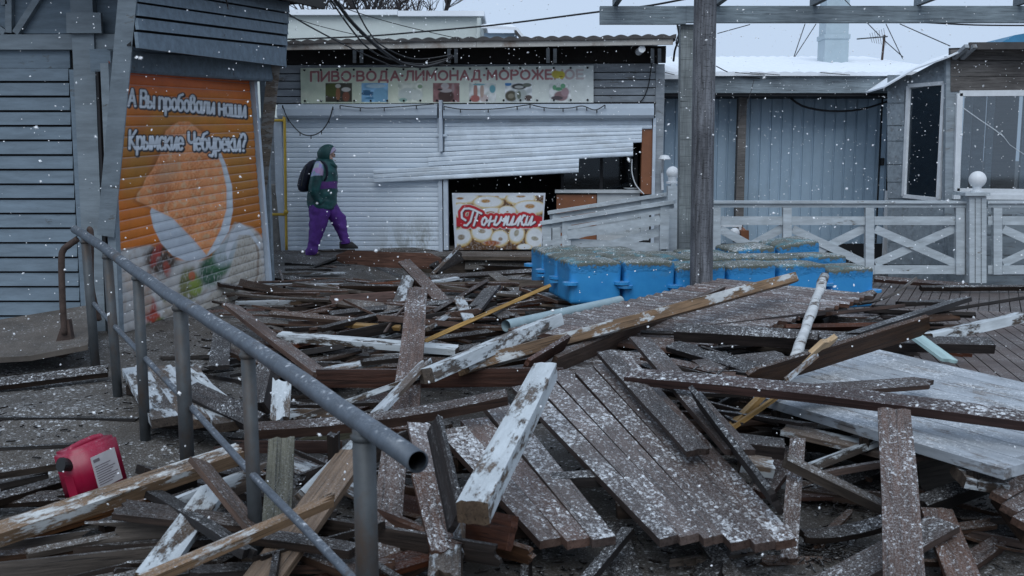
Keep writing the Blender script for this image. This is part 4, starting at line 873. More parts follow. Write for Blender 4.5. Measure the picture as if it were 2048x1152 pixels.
# ================================================================ fences
FY = 13.0
def fbox(mb, x0, y0, x1, y1, Y, th): mb.slab([at(x0, y0, Y), at(x0, y1, Y), at(x1, y1, Y), at(x1, y0, Y)], (0, th, 0)); return mb
def fence(name, label, base, posts, x0, x1, braces, Y=FY, yb=548):
    t = thing(name, label, 'fence', base, None)
    mb = MB(); fbox(mb, x0, 402, x1, 407, Y - .07, .16); mb.build('cap_rail', M['fence'], t)
    mb = MB(); fbox(mb, x0, 407.5, x1, 415, Y - .03, .05); mb.build('top_rail', M['fence'], t)
    ps = sorted(posts)
    edges = [x0] + [q for p in ps for q in (p - 8.6, p + 8.6)] + [x1]
    for a, b in zip(edges[::2], edges[1::2]):
        if b - a < 3: continue
        for ya, yb_ in ((433, 450), (531, yb)):
            mb = MB(); fbox(mb, a + .3, ya, b - .3, yb_, Y - .01, .035); mb.build('rail', M['fence'], t)
    for p in ps:
        mb = MB(); fbox(mb, p - 8.5, 415.5, p + 8.5, yb + 1, Y - .04, .07); mb.build('post', M['fence'], t)
    for (xa, ya, xb, yb2), dy in braces:
        P = at(xa, ya, Y + dy); Q = at(xb, yb2, Y + dy); mb = MB(); mb.bar(P, Q, .105, .022, up=Vector((0, 1, 0))); mb.build('brace', M['fence'], t)
    return t
fence('fence', 'long pale painted fence with crossed braces behind the blue floats', at(1680, 550, FY), [1433, 1575, 1740, 1921], 1425, 1938,
      [((1440, 458, 1565, 526), .005), ((1565, 456, 1440, 526), .03), ((1585, 458, 1730, 527), .005), ((1730, 456, 1585, 527), .03), ((1750, 458, 1911, 527), .005), ((1911, 456, 1750, 527), .03)])
fence('fence', 'short pale painted fence cut off at the right edge of the photo', at(2020, 550, FY), [1996, 2170], 1976, 2200, [((2006, 458, 2160, 527), .005), ((2160, 456, 2006, 527), .03)])
gp = thing('gate_post', 'thick pale box post carrying a globe lamp', 'post', at(1955, 566, FY))
mb = MB(); fbox(mb, 1939, 392, 1973, 566, FY - .14, .26); mb.build('shaft', M['fence'], gp)
mb = MB(); fbox(mb, 1931, 385, 1981, 391.6, FY - .2, .38); mb.build('cap', M['fence'], gp)
mb = MB(); fbox(mb, 1950, 396, 1951, 566, FY - .143, .002); fbox(mb, 1962, 396, 1963, 566, FY - .143, .002); mb.build('board_joint', M['dark0'], gp)
def globe(c, r, label, collar=True):
    t = thing('globe_lamp', label, 'lamp', c - Vector((0, 0, r + .05)), 'white globe lamps')
    MB().ball(c, r, 24, 16).build('globe', M['globe'], t, smooth=True)
    if collar:
        MB().lathe(c - Vector((0, 0, r + .06)), [(.075, 0), (.075, .025), (.05, .03), (.055, .08)], 16).build('collar', M['whitepl'], t)
globe(at(1955, 359, FY - .02), .108, 'white globe lamp upright on the thick fence post at the right')
globe(at(1345, 345, 12.2), .075, 'white globe lamp on the ramp fence post beside the wooden pole')
globe(at(1469, 466, 13.7), .072, 'white globe lying low behind the fence near the wooden pole', False)
# small white stool frame and a box behind the fence
t = thing('stool', 'small white frame stool behind the fence beside the wooden pole', 'stool', at(1450, 486, 13.9))
mb = MB(); fbox(mb, 1425, 448, 1484, 454, 13.8, .3); mb.build('seat', M['whitepl'], t)
for x in (1428, 1478):
    for dy in (0, .25): mb = MB(); fbox(mb, x, 454.3, x + 5, 492, 13.8 + dy, .04); mb.build('leg', M['whitepl'], t)
mb = MB(); fbox(mb, 1482, 461, 1498, 480, 13.7, .1); mb.slab([at(1484, 461, 13.7), at(1492, 461, 13.7), at(1488, 455, 13.75)], (0, .08, 0)); tag(recentre(mb.build('wood_block', M['jamb'])), 'small brown wood block standing behind the fence by the white globe', 'block')
lampw = thing('wall_lamp', 'white dish wall lamp on the right end of the kiosk', 'lamp', at(1328, 318, 14.6))
MB().lathe(at(1329, 318, 14.55), [(.001, .06), (.06, .05), (.09, .0), (.085, -.01), (.001, .03)], 14).build('shade', M['whitepl'], lampw)
mb = MB(); mb.tube([at(1326, 318, 14.55), at(1324, 345, 14.75), at(1325, 380, 14.75)], .02, 8); mb.build('stem', M['whitepl'], lampw)
# ramp fence: two sloping runs
RY0, RY1 = 12.35, 11.9
def rfence(label, top, pxs, rails, braces, base):
    t = thing('ramp_fence', label, 'fence', base)
    (x0, y0, Y0), (x1, y1, Y1) = top
    def q(x, dy): 
        s = (x - x0) / (x1 - x0); return at(x, y0 + (y1 - y0) * s + dy, Y0 + (Y1 - Y0) * s)
    mb = MB(); mb.bar(q(x0, 0), q(x1, 0), .15, .045); mb.build('cap_rail', M['fence'], t)
    mb = MB(); mb.bar(q(x0 + 2, 9), q(x1 - 2, 8.5), .03, .055); mb.build('top_rail', M['fence'], t)
    for x, yb in pxs:
        a = q(x, 5); b = Vector((a.x, a.y, at(x, yb, a.y).z)); mb = MB(); mb.bar(b, a, .105, .07, up=Vector((0, 1, 0))); mb.build('post', M['fence'], t)
    for a, b, w in rails:
        mb = MB(); mb.bar(q(*a) + Vector((0, -.03, 0)), q(*b) + Vector((0, -.03, 0)), .024, w); mb.build('rail', M['fence'], t)
    for a, b in braces:
        mb = MB(); mb.bar(q(*a) + Vector((0, .02, 0)), q(*b) + Vector((0, .02, 0)), .022, .10); mb.build('brace', M['fence'], t)
rfence('nearer sloping ramp fence with crossed braces at the kiosk end', ((1083, 446, 12.1), (1350, 403, 11.7)), [(1094, 500), (1133, 500), (1329, 498)], [((1135, 32), (1320, 32), .105), ((1135, 18), (1320, 15), .04), ((1085, 42), (1133, 42), .06)], [((1138, 48), (1322, 88)), ((1190, 70), (1320, 55))], at(1215, 498, 12))
rfence('farther sloping ramp fence behind the nearer one', ((1098, 425, 13.0), (1342, 387, 12.6)), [(1113, 495), (1290, 480)], [((1100, 22), (1340, 22), .09)], [((1115, 60), (1285, 35)), ((1115, 35), (1285, 70))], at(1215, 488, 12.9))
mb = MB(); fbox(mb, 1336, 372, 1358, 505, 12.1, .12); fbox(mb, 1342, 366, 1352, 371.8, 12.1, .1)
tag(recentre(mb.build('ramp_post', M['fence'])), 'pale post with a globe lamp where the ramp fence meets the pergola', 'post')
# ================================================================ pole and pergola
pl_ = at(1404, 572, 9.2); ptop = at(1411, -60, 9.2)
mb = MB(); base = Vector((pl_.x, pl_.y, -.2)); n = 26; rings = []
for i in range(31):
    s = i / 30; c = base.lerp(ptop, s); rr = .103 - .004 * s
    rings.append([c + Vector((math.cos(2*math.pi*k/n), math.sin(2*math.pi*k/n), 0)) * (rr + .006 * mnoise.noise(Vector((math.cos(2*math.pi*k/n) * 3, math.sin(2*math.pi*k/n) * 3, s * 1.5)))) for k in range(n)])
mb.loft(rings); tag(recentre(mb.build('wooden_pole', M['pole'], smooth=True)), 'tall dark weathered wooden pole standing in front of the blue floats', 'pole')
pg = thing('pergola', 'grey timber pergola with one long beam across the top right', 'pergola', at(1375, 495, 11.4))
mb = MB(); fbox(mb, 1200, 12, 1372, 48, 11.2, .07); fbox(mb, 1372.4, 11.6, 2400, 45, 11.2, .07); mb.build('beam', M['pergola'], pg)
mb = MB(); mb.slab([at(1362, 48.5, 11.28), at(1362, 49, 11.28), at(1358, 520, 11.28), at(1384, 520, 11.28), at(1388, 48.5, 11.28)], (0, .15, 0)); mb.build('post', M['pergpost'], pg)
for x, dx in ((1232, 0), (1436, 30), (1630, 70), (1840, 120), (2040, 160)):
    mb = MB(); A = at(x, 14, 11.0); B = A + Vector((0, 4, 0)); A = A - Vector((0, 1.2, 0)); c = at(x, 8, 11.2)
    mb.box(c.x - .03, c.x + .03, c.y - 2.2, c.y + .10, at(x, 10, 11.2).z, at(x, 10, 11.2).z + .16); mb.build('rafter', M['pergola'], pg)
# ================================================================ blue floats
def float_mesh():
    bm = bmesh.new(); bmesh.ops.create_cube(bm, size=1)
    for v in bm.verts: v.co = Vector((v.co.x * .505, v.co.y * .505, (v.co.z + .5) * .40))
    bmesh.ops.bevel(bm, geom=[e for e in bm.edges], offset=.05, segments=4, profile=.6, affect='EDGES')
    bmesh.ops.subdivide_edges(bm, edges=[e for e in bm.edges if e.calc_length() > .2], cuts=5, use_grid_fill=True)
    for v in bm.verts:
        n = mnoise.noise(v.co * 4.0); k = max(0, 1 - abs(v.co.z - .2) / .2)
        r = math.hypot(v.co.x, v.co.y)
        if v.co.z > .38: v.co.z += .022 * max(0, 1 - r / .26) + .006 * n
        else:
            v.co.x *= 1 - .012 * k; v.co.y *= 1 - .012 * k
            if abs(v.co.z - .2) < .17: 
                if abs(v.co.y) < .1: v.co.x *= 1 - .02
                if abs(v.co.x) < .1: v.co.y *= 1 - .02
    me = bpy.data.meshes.new('float_body'); bm.to_mesh(me); bm.free(); me.materials.append(M['float']); me.polygons.foreach_set('use_smooth', [True] * len(me.polygons)); return me
fm = float_mesh()
lm = MB(); lm.slab([(math.cos(a) * .075, math.sin(a) * .075, 0) for a in [i * math.pi / 6 for i in range(12)]], (0, 0, .026)); lo = lm.build('lug', M['float']); lug_me = lo.data; bpy.data.objects.remove(lo)
FA = at(1137, 607, 9.22); FB = at(1752, 585, 9.92)
du = (FB - FA); du.z = 0; du = du / 6; dv = ZV.cross(du).normalized() * .515; yaw = math.atan2(du.y, du.x)
rown = ['front', 'middle', 'back']; coln = ['leftmost', 'second from left', 'third from left, beside the wooden pole', 'fourth from left', 'fifth from left', 'rightmost']
for r_ in range(3):
    for c_ in range(6):
        z = .275 - .145 * (c_ + .5) / 6; tilt = (rnd.uniform(-.02, .02), rnd.uniform(-.025, .025)); dz = rnd.uniform(-.02, .02)
        if r_ == 0 and c_ == 2: dz -= .04
        if r_ == 2 and c_ == 5: dz += .18; tilt = (.05, -.10)
        if r_ == 2 and c_ == 4: dz += .11; tilt = (.04, -.06)
        if r_ == 1 and c_ >= 4: dz += .045
        p = FA + du * (c_ + .5) + dv * (r_ + .5); p.z = z + dz
        lab = {(0, 0): 'front left corner float of the blue raft, mossy topped and whole face showing', (2, 5): 'back right float of the blue raft, lifted and tilted above the rest'}.get((r_, c_), f'blue mossy topped float, {rown[r_]} row of the raft, {coln[c_]}')
        t = thing('float', lab, 'float', p, 'blue mossy pontoon floats'); t.rotation_euler = (tilt[0], tilt[1], yaw + rnd.uniform(-.012, .012))
        b = bpy.data.objects.new('body', fm); C.objects.link(b); b.parent = t
        corners = [(-.25, -.25), (.25, -.25)] + ([(-.25, .25)] if c_ == 0 else []) + ([(.25, .25)] if c_ == 5 else [])
        for (x, y) in corners:
            l = bpy.data.objects.new('lug', lug_me); C.objects.link(l); l.parent = t; l.location = (x, y, .15 if (r_ + c_) % 2 else .185)
# ================================================================ metal handrail
RA, RB = Vector((-3.09, 7.0, 0)), Vector((-.23, 2.45, 0)); RA.z = at(150, 459, 7.0).z; RB.z = at(835, 922, 2.45).z; RB.x = at(835, 922, 2.45).x; RA.x = at(150, 459, 7.0).x
rl = thing('handrail', 'grey tubular metal handrail running down towards the camera with an open cut end', 'handrail', at(515, 1100, 3.64))
def rp_(t): return RA.lerp(RB, t)
pts = [rp_(t / 20) + Vector((.003 * math.sin(t * 1.7), 0, .008 * math.sin(t * .5) + .002 * math.sin(t * 2.3))) for t in range(21)]
mb = MB(); mb.tube(pts, .0295, 26, cap=False)
d = (RB - RA).normalized(); mb.tube([RB - d * .25, RB], .0255, 26, cap=False)
b = len(mb.v); n = 26; o1 = 20 * n; o2 = 21 * n + n
mb.f += [[o1 + k, o1 + (k + 1) % n, o2 + (k + 1) % n, o2 + k] for k in range(n)]
tr = mb.build('top_rail', M['steel'], rl, smooth=True)
mb = MB(); mb.tube([RB - d * .24, RB - d * .235], .0254, 26); mb.tube([RA + d * .002, RA + d * .004], .029, 26); mb.build('end_plug', M['bore'], rl)
for t, bx, by, r in ((.080, 192, 735, .030), (.224, 238, 812, .028), (.383, 291, 880, .028), (.551, 376, 950, .033), (.738, 514, 1120, .027), (.937, 737, 1230, .033)):
    p = rp_(t); q = at(bx, by, p.y); q.z -= .12; mb = MB(); mb.tube([p - Vector((0, 0, .012)), q], r, 18); mb.tube([p - Vector((0, 0, .024)), p - Vector((0, 0, .030)), p - Vector((0, 0, .040)), p - Vector((0, 0, .046))], [r, r + .006, r + .005, r], 18); mb.build('post', M['steelpost'], rl, smooth=True)
mids = [(182, 601, .06), (229, 652, .224), (290, 716, .383), (383, 815, .551), (503, 947, .738), (601, 1048, .84), (703, 1155, .93), (800, 1260, .99)]
mb = MB(); mb.tube(smooth_curve([at(x, y, rp_(t).y) for x, y, t in mids], 4), .0145, 14); mb.build('mid_rail', M['steel'], rl, smooth=True)
# rusty bent post
HY = 6.85; hoop = thing('bent_post', 'rusty bent tube post with a flared foot beside the far end of the handrail', 'post', at(128, 712, HY))
mb = MB(); mb.tube(smooth_curve([at(129, 668, HY), at(125, 600, HY), at(123, 520, HY), at(127, 500, HY), at(138, 490, HY), at(155, 478, HY)], 6), .022, 12); mb.build('tube', M['rust'], hoop, smooth=True)
mb = MB(); mb.slab([at(126, 640, HY), at(137, 640, HY), at(148, 705, HY), at(125, 716, HY), at(102, 712, HY)], (0, .05, 0)); mb.build('flared_foot', M['rust'], hoop)
mb = MB(); mb.tube(smooth_curve([at(177, 458, 6.95), at(182, 470, 6.95), at(182, 560, 7.0), at(188, 600, 7.05), at(198, 640, 7.1)], 6), .020, 12); tag(recentre(mb.build('bent_bar', M['rust'], smooth=True)), 'rusty bent bar hooked over the far end of the handrail', 'bar')
# ================================================================ red canister
cn = thing('canister', 'red plastic jerrycan with a black cap and a white label lying against the boards', 'jerrycan', on(200, 985, .03))
Pc = on(196, 985, .045); yw = R(64); ca, sa = math.cos(yw), math.sin(yw)
tl = Matrix.Translation(Pc) @ Matrix.Rotation(yw, 4, 'Z') @ Matrix.Rotation(R(-6), 4, 'Y') @ Matrix.Rotation(R(-10), 4, 'X')
bm = bmesh.new(); bmesh.ops.create_cube(bm, size=1)
for v in bm.verts: v.co = Vector((v.co.x * .25, v.co.y * .165, (v.co.z + .5) * .245))
bmesh.ops.bevel(bm, geom=list(bm.edges), offset=.018, segments=3, affect='EDGES')
me = bpy.data.meshes.new('body'); bm.to_mesh(me); bm.free(); me.materials.append(M['redpl']); me.polygons.foreach_set('use_smooth', [True] * len(me.polygons))
o = bpy.data.objects.new('body', me); C.objects.link(o); place(o, cn, tl)
def cpart(name, mb, mat, parent=cn, sm=False):
    o = mesh_obj(name, mb.v, mb.f, M[mat], cn, tl, sm); return o
mb = MB(); mb.tube([(-.09, -.0, .232), (-.07, 0, .246), (-.02, 0, .250), (.05, 0, .250), (.09, 0, .244), (.105, 0, .228)], .016, 10); cpart('handle', mb, 'redpl', sm=True)
mb = MB(); mb.tube([(-.120, -.02, .185), (-.150, -.02, .197)], .030, 16); mb.tube([(-.150, -.02, .197), (-.164, -.02, .202)], .033, 16); cpart('cap', mb, 'blackpl')
mb = MB(); mb.box(-.055, .085, -.0850, -.0830, .035, .19); lab_ = cpart('label', mb, 'paper')
mb = MB()
for i in range(9): mb.box(-.045, .03 + .05 * ((i * 37) % 7) / 7, -.0860, -.0852, .05 + .011 * i, .054 + .011 * i)
mb.box(-.045, -.01, -.0860, -.0852, .16, .175); cpart('print', mb, 'ink')
mb = MB(); mb.box(-.128, -.1235, -.03, .03, .03, .13); cpart('side_groove', mb, 'redpl')
# ================================================================ the person
PY = 14.42
def zp(zx, zy, dy=0.): return at(580 + zx / 4.606, 270 + zy / 4.606, PY + dy)
man = thing('person', 'person in a hooded dark green jacket and purple trousers walking right past the white shutter', 'person', zp(330, 1100))
def skin(name, vs, es, mat, sub=2):
    me = bpy.data.meshes.new('t'); me.from_pydata([v[0] for v in vs], es, []); o = bpy.data.objects.new('t', me); C.objects.link(o)
    o.modifiers.new('s', 'SKIN'); s2 = o.modifiers.new('u', 'SUBSURF'); s2.levels = sub; s2.render_levels = sub
    for i, v in enumerate(vs):
        r = v[1]; me.skin_vertices[0].data[i].radius = r if isinstance(r, tuple) else (r, r); me.skin_vertices[0].data[i].use_root = (i == 0)
    dg = bpy.context.evaluated_depsgraph_get(); m2 = bpy.data.meshes.new_from_object(o.evaluated_get(dg)); bpy.data.objects.remove(o)
    m2.materials.clear(); m2.materials.append(M[mat]); m2.polygons.foreach_set('use_smooth', [True] * len(m2.polygons)); m2.name = name
    o = bpy.data.objects.new(name, m2); C.objects.link(o); place(o, man, Matrix.Identity(4)); return o
vs = [(zp(300, 640), .12), (zp(290, 520), .115), (zp(295, 400), .125), (zp(305, 300), .10), (zp(325, 250), .055), (zp(340, 205), .075), (zp(352, 150), .082), (zp(350, 118), .05),   # 0-7 spine, neck, head
      (zp(400, 185), .030), (zp(416, 205), .012),      # 8 face, 9 nose
      (zp(390, 235), .028),                             # 10 chin
      (zp(275, 310, -.17), .062), (zp(225, 500, -.22), .045), (zp(262, 575, -.17), .034), (zp(282, 592, -.14), .030),   # near arm
      (zp(300, 310, .17), .062), (zp(265, 490, .22), .045), (zp(300, 575, .17), .034), (zp(320, 592, .14), .030),      # far arm
      (zp(265, 720, -.10), .085), (zp(240, 860, -.10), .062), (zp(208, 1040, -.10), .042), (zp(212, 1085, -.10), .038), (zp(265, 1095, -.10), .026),   # back leg
      (zp(365, 720, .09), .085), (zp(465, 820, .09), .062), (zp(500, 980, .09), .042), (zp(515, 1020, .09), .036), (zp(590, 1035, .09), .026)]
es = [(0, 1), (1, 2), (2, 3), (3, 4), (4, 5), (5, 6), (6, 7), (6, 8), (8, 9), (5, 10), (3, 11), (11, 12), (12, 13), (13, 14), (3, 15), (15, 16), (16, 17), (17, 18), (0, 19), (19, 20), (20, 21), (21, 22), (22, 23), (0, 24), (24, 25), (25, 26), (26, 27), (27, 28)]
for base, s_ in ((14, -1), (18, 1)):     # five fingers each, inside the pockets
    for k in range(5):
        p = Vector(vs[base][0]); a = p + Vector((.05 + (.0 if k else -.02), (.018 * (k - 2)) + (0 if k else .02 * -s_), -.035 - .005 * k)); b_ = a + Vector((.032, .003 * (k - 2), -.022))
        i = len(vs); vs += [(a, .009), (b_, .0075)]; es += [(base, i), (i, i + 1)]
skin('body', vs, es, 'skin')
def dense(rings, k=4, amp=.012, fx=9., seed=0):
    m = len(rings); n = len(rings[0]); out = []
    for j in range((m - 1) * k + 1):
        i = min(j // k, m - 2); t = (j - i * k) / k; p0, p1, p2, p3 = rings[max(i-1, 0)], rings[i], rings[i+1], rings[min(i+2, m-1)]
        ring = [.5 * ((2*b) + (c-a)*t + (2*a-5*b+4*c-d)*t*t + (3*b-a-3*c+d)*t**3) for a, b, c, d in zip(p0, p1, p2, p3)]
        c = sum(ring, Vector()) / n
        for q in range(n):
            p = ring[q]; f = mnoise.noise(Vector((p.x * fx, p.y * fx, p.z * fx * 1.6 + p.x * fx * .8 + seed))) + .5 * mnoise.noise(Vector((p.x * fx * 2.3, p.y * fx * 2, p.z * fx * 3 - p.x * fx + seed)))
            ring[q] = p + (p - c).normalized() * amp * f
        out.append(ring)
    return out
def lofty(name, lv, mat, n=28, cy=0.):   # levels: zy, zx0, zx1, half depth, dy, tilt
    mb = MB(); rings = []
    for zy, x0, x1, b_, *e in lv:
        dy = e[0] if e else 0.; tilt = e[1] if len(e) > 1 else 0.
        L = zp(x0, zy, dy); Q = zp(x1, zy + tilt, dy); c = (L + Q) / 2; h = (Q - L) / 2
        rings.append([c + h * math.cos(2*math.pi*k/n) + Vector((0, b_ * math.sin(2*math.pi*k/n), 0)) + Vector((1, 1, 1)) * .006 * mnoise.noise(Vector((zy * .03, k * .6, x0 * .01))) for k in range(n)])
    mb.loft(dense(rings, 4, .016, 8.)); return mb.build(name, M[mat] if isinstance(mat, str) else mat, man, smooth=True)
# jacket with a purple chest band and a patterned yoke
jt = NT('jacket cloth'); v = jt.coords(False); sp = jt.new('SeparateXYZ'); jt.l.new(v, sp.inputs[0]); n = jt.noise(v, 7, 4, .6)
jz = lambda zy: zp(300, zy).z; jx = lambda zx: zp(zx, 400).x
col = jt.mix(jt.rng(n, .32, .68), (.007, .035, .038), (.022, .115, .112))
def band(z0, z1, sock): return jt.math('MULTIPLY', jt.rng(sock, z0 - .012, z0), jt.rng(sock, z1 + .012, z1))
pz = jt.math('ADD', sp.outputs[2], jt.math('MULTIPLY', jt.math('SUBTRACT', n, .5), .05))
col = jt.mix(jt.math('MULTIPLY', band(jz(488), jz(430), pz), jt.rng(sp.outputs[0], jx(285), jx(300))), col, (.11, .028, .19))
vo = jt.new('TexVoronoi'); jt.l.new(v, vo.inputs['Vector']); vo.inputs['Scale'].default_value = 13
hv = jt.new('HueSaturation'); jt.l.new(vo.outputs['Color'], hv.inputs['Color']); hv.inputs['Saturation'].default_value = .8
pat = jt.mix(.55, hv.outputs[0], (.24, .42, .55)); pat = jt.mix(.35, pat, (.45, .38, .62))
yoke = jt.math('MULTIPLY', band(jz(385), jz(252), pz), jt.math('MULTIPLY', jt.rng(sp.outputs[0], jx(180), jx(195)), jt.rng(sp.outputs[0], jx(332), jx(318))))
M['jacketarm'] = None
jt.set(jt.p.inputs['Base Color'], col); jt.p.inputs['Roughness'].default_value = .5; jt.bump(n, .5, .03); M['jacket'] = jt.m
lofty('jacket', [(222, 265, 395, .10), (245, 225, 408, .16), (290, 200, 425, .20), (350, 188, 436, .215), (430, 178, 437, .22), (520, 168, 436, .225), (590, 160, 430, .225), (640, 158, 428, .22, 0, -20), (672, 172, 414, .205, 0, 8), (664, 180, 405, .16, 0, 8)], 'jacket')
ja = NT('sleeve cloth'); v = ja.coords(False); sp2 = ja.new('SeparateXYZ'); ja.l.new(v, sp2.inputs[0]); n = ja.noise(v, 9, 4, .6)
vo = ja.new('TexVoronoi'); ja.l.new(v, vo.inputs['Vector']); vo.inputs['Scale'].default_value = 15
hv = ja.new('HueSaturation'); ja.l.new(vo.outputs['Color'], hv.inputs['Color']); hv.inputs['Saturation'].default_value = .75
pat = ja.mix(.45, hv.outputs[0], (.20, .40, .52)); pat = ja.mix(.3, pat, (.42, .36, .62))
col = ja.mix(ja.rng(n, .32, .68), (.008, .038, .040), (.022, .115, .11))
zz = ja.math('ADD', sp2.outputs[2], ja.math('MULTIPLY', ja.math('SUBTRACT', n, .5), .06))
col = ja.mix(ja.rng(zz, jz(378), jz(372)), col, pat); ja.set(ja.p.inputs['Base Color'], col); ja.p.inputs['Roughness'].default_value = .5; ja.bump(n, .5, .03)
for dy, ox, nm in ((-.20, 0, 'sleeve'), (.20, 20, 'sleeve')):
    mb = MB(); c = smooth_curve([zp(272 + ox, 262, dy * .75), zp(262 + ox, 320, dy), zp(238 + ox, 420, dy * 1.12), zp(222 + ox, 510, dy * 1.15), zp(250 + ox, 580, dy * 1.1), zp(290 + ox, 625, dy * .98)], 4)
    rr = [.060 + .03 * math.sin(math.pi * min(1, i / (len(c) - 1) * 1.15)) - .012 * i / (len(c) - 1) for i in range(len(c))]
    mb.tube(c, rr, 18); mb.build(nm, ja.m, man, smooth=True)
# trousers
def leg(path):   # (zx0, zx1, zy, dy, half depth)
    mb = MB(); n = 22; rings = []
    for i, (x0, x1, y, dy, b_, tl_) in enumerate(path):
        L = zp(x0, y, dy); Q = zp(x1, y + tl_, dy); c = (L + Q) / 2; h = (Q - L) / 2
        rings.append([c + h * math.cos(2*math.pi*k/n) * (1 + .05 * mnoise.noise(Vector((i * .9, k * .5, 4)))) + Vector((0, b_ * math.sin(2*math.pi*k/n), 0)) for k in range(n)])
    return mb.loft(dense(rings, 5, .016, 10., 7))
tr_ = leg([(170, 400, 610, -.02, .19, 0), (172, 380, 690, -.06, .16, 10), (180, 350, 770, -.09, .13, 25), (178, 318, 860, -.10, .115, 30), (172, 285, 950, -.10, .105, 30), (162, 262, 1030, -.10, .095, 15), (145, 258, 1075, -.10, .10, 5), (150, 250, 1102, -.10, .085, 0)])
b2 = leg([(230, 425, 620, .04, .17, 0), (290, 470, 690, .07, .15, 10), (345, 510, 760, .09, .13, -10), (400, 520, 840, .09, .115, -25), (438, 530, 910, .09, .105, -30), (462, 552, 975, .09, .095, -10), (466, 560, 1004, .09, .09, -10)])
n0 = len(tr_.v); tr_.v += b2.v; tr_.f += [[a + n0 for a in q] for q in b2.f]; tr_.build('trousers', M['purple'], man, smooth=True)
for dy, lv in ((.09, [(455, 575, 985, .05), (455, 605, 1010, .055), (455, 628, 1032, .055), (458, 628, 1046, .05)]), (-.10, [(160, 235, 1075, .05), (158, 275, 1095, .055), (160, 282, 1110, .05)])):
    mb = MB(); rings = []
    for x0, x1, y, b_ in lv:
        L = zp(x0, y, dy); Q = zp(x1, y, dy); c = (L + Q) / 2; h = (Q - L) / 2; rings.append([c + h * math.cos(a) + Vector((0, b_ * math.sin(a), 0)) for a in [2*math.pi*k/18 for k in range(18)]])
    mb.loft(rings).build('shoe', M['shoe'], man, smooth=True)
# hood: shell open towards the face
def shell(name, c, rx, ry, rz, open_, mat, th=.012, tilt=0.):
    mb = MB(); n = 28; rings = []
    for inner in (0, 1):
        k_ = 1 - inner * th / rx; seq = range(15) if not inner else range(14, -1, -1)
        for i in seq:
            th_ = R(open_) + (math.pi - R(open_)) * i / 14 * .999
            ring = []
            for k in range(n):
                a = 2 * math.pi * k / n; x = math.cos(th_) * rx; y = math.sin(th_) * math.cos(a) * ry; z = math.sin(th_) * math.sin(a) * rz
                x += .03 * z / rz * (1 if z > 0 else 0)
                p = Vector((x, y, z)) * k_; p = Matrix.Rotation(tilt, 3, 'Y') @ p; ring.append(c + p)
            rings.append(ring)
    mb.loft(rings, cap=False); r0 = 0; rl_ = (len(rings) - 1) * n
    mb.f += [[r0 + k, r0 + (k + 1) % n, rl_ + (k + 1) % n, rl_ + k] for k in range(n)]
    return mb.build(name, mat if not isinstance(mat, str) else M[mat], man, smooth=True)
shell('hood', zp(334, 172), .130, .115, .140, 58, 'green', tilt=.12)
shell('headscarf', zp(346, 160), .112, .098, .115, 60, 'scarf', tilt=.62)
mb = MB(); mb.tube(smooth_curve([zp(255, 228, 0), zp(300, 240, -.09), zp(370, 262, -.10), zp(410, 285, -.05), zp(415, 290, .05), zp(370, 262, .10), zp(300, 240, .09), zp(255, 228, 0)], 4), .03, 10); mb.build('collar', M['green'], man, smooth=True)
for dy in (-.035, .035): mb = MB(); mb.ball(zp(412, 180, dy), .009, 8, 6); mb.build('eye', M['shoe'], man)
mb = MB(); mb.tube([zp(413, 236, -.02), zp(417, 236, 0), zp(413, 236, .02)], .006, 6); mb.build('mouth', M['jamb'], man)
bp = thing('backpack', 'dark navy rounded backpack worn by the walking person', 'backpack', zp(130, 520))
mb = MB(); rings = []; n = 24
for zy, x0, x1, b_ in ((228, 215, 262, .06), (245, 178, 262, .11), (280, 140, 250, .135), (340, 105, 225, .15), (410, 82, 200, .155), (460, 73, 185, .155), (500, 80, 178, .145), (519, 100, 168, .11), (523, 120, 150, .05)):
    L = zp(x0, zy); Q = zp(x1, zy); c = (L + Q) / 2; h = (Q - L) / 2; rings.append([c + h * math.copysign(abs(math.cos(a)) ** .8, math.cos(a)) + Vector((0, b_ * math.copysign(abs(math.sin(a)) ** .8, math.sin(a)), 0)) for a in [2*math.pi*k/n for k in range(n)]])
mb.loft(rings).build('bag', M['navy'], bp, smooth=True)
for dy in (-.15, .15):
    mb = MB(); c = smooth_curve([zp(235, 250, dy), zp(290, 246, dy * 1.25), zp(335, 290, dy * 1.45), zp(340, 380, dy * 1.45), zp(300, 440, dy * 1.3)], 5); mb.tube(c, .016, 8); mb.build('strap', M['navy'], bp)
mb = MB(); mb.tube([zp(150, 280, -.135), zp(120, 380, -.152), zp(105, 470, -.155)], .008, 6); mb.build('zip', M['steelpost'], bp)
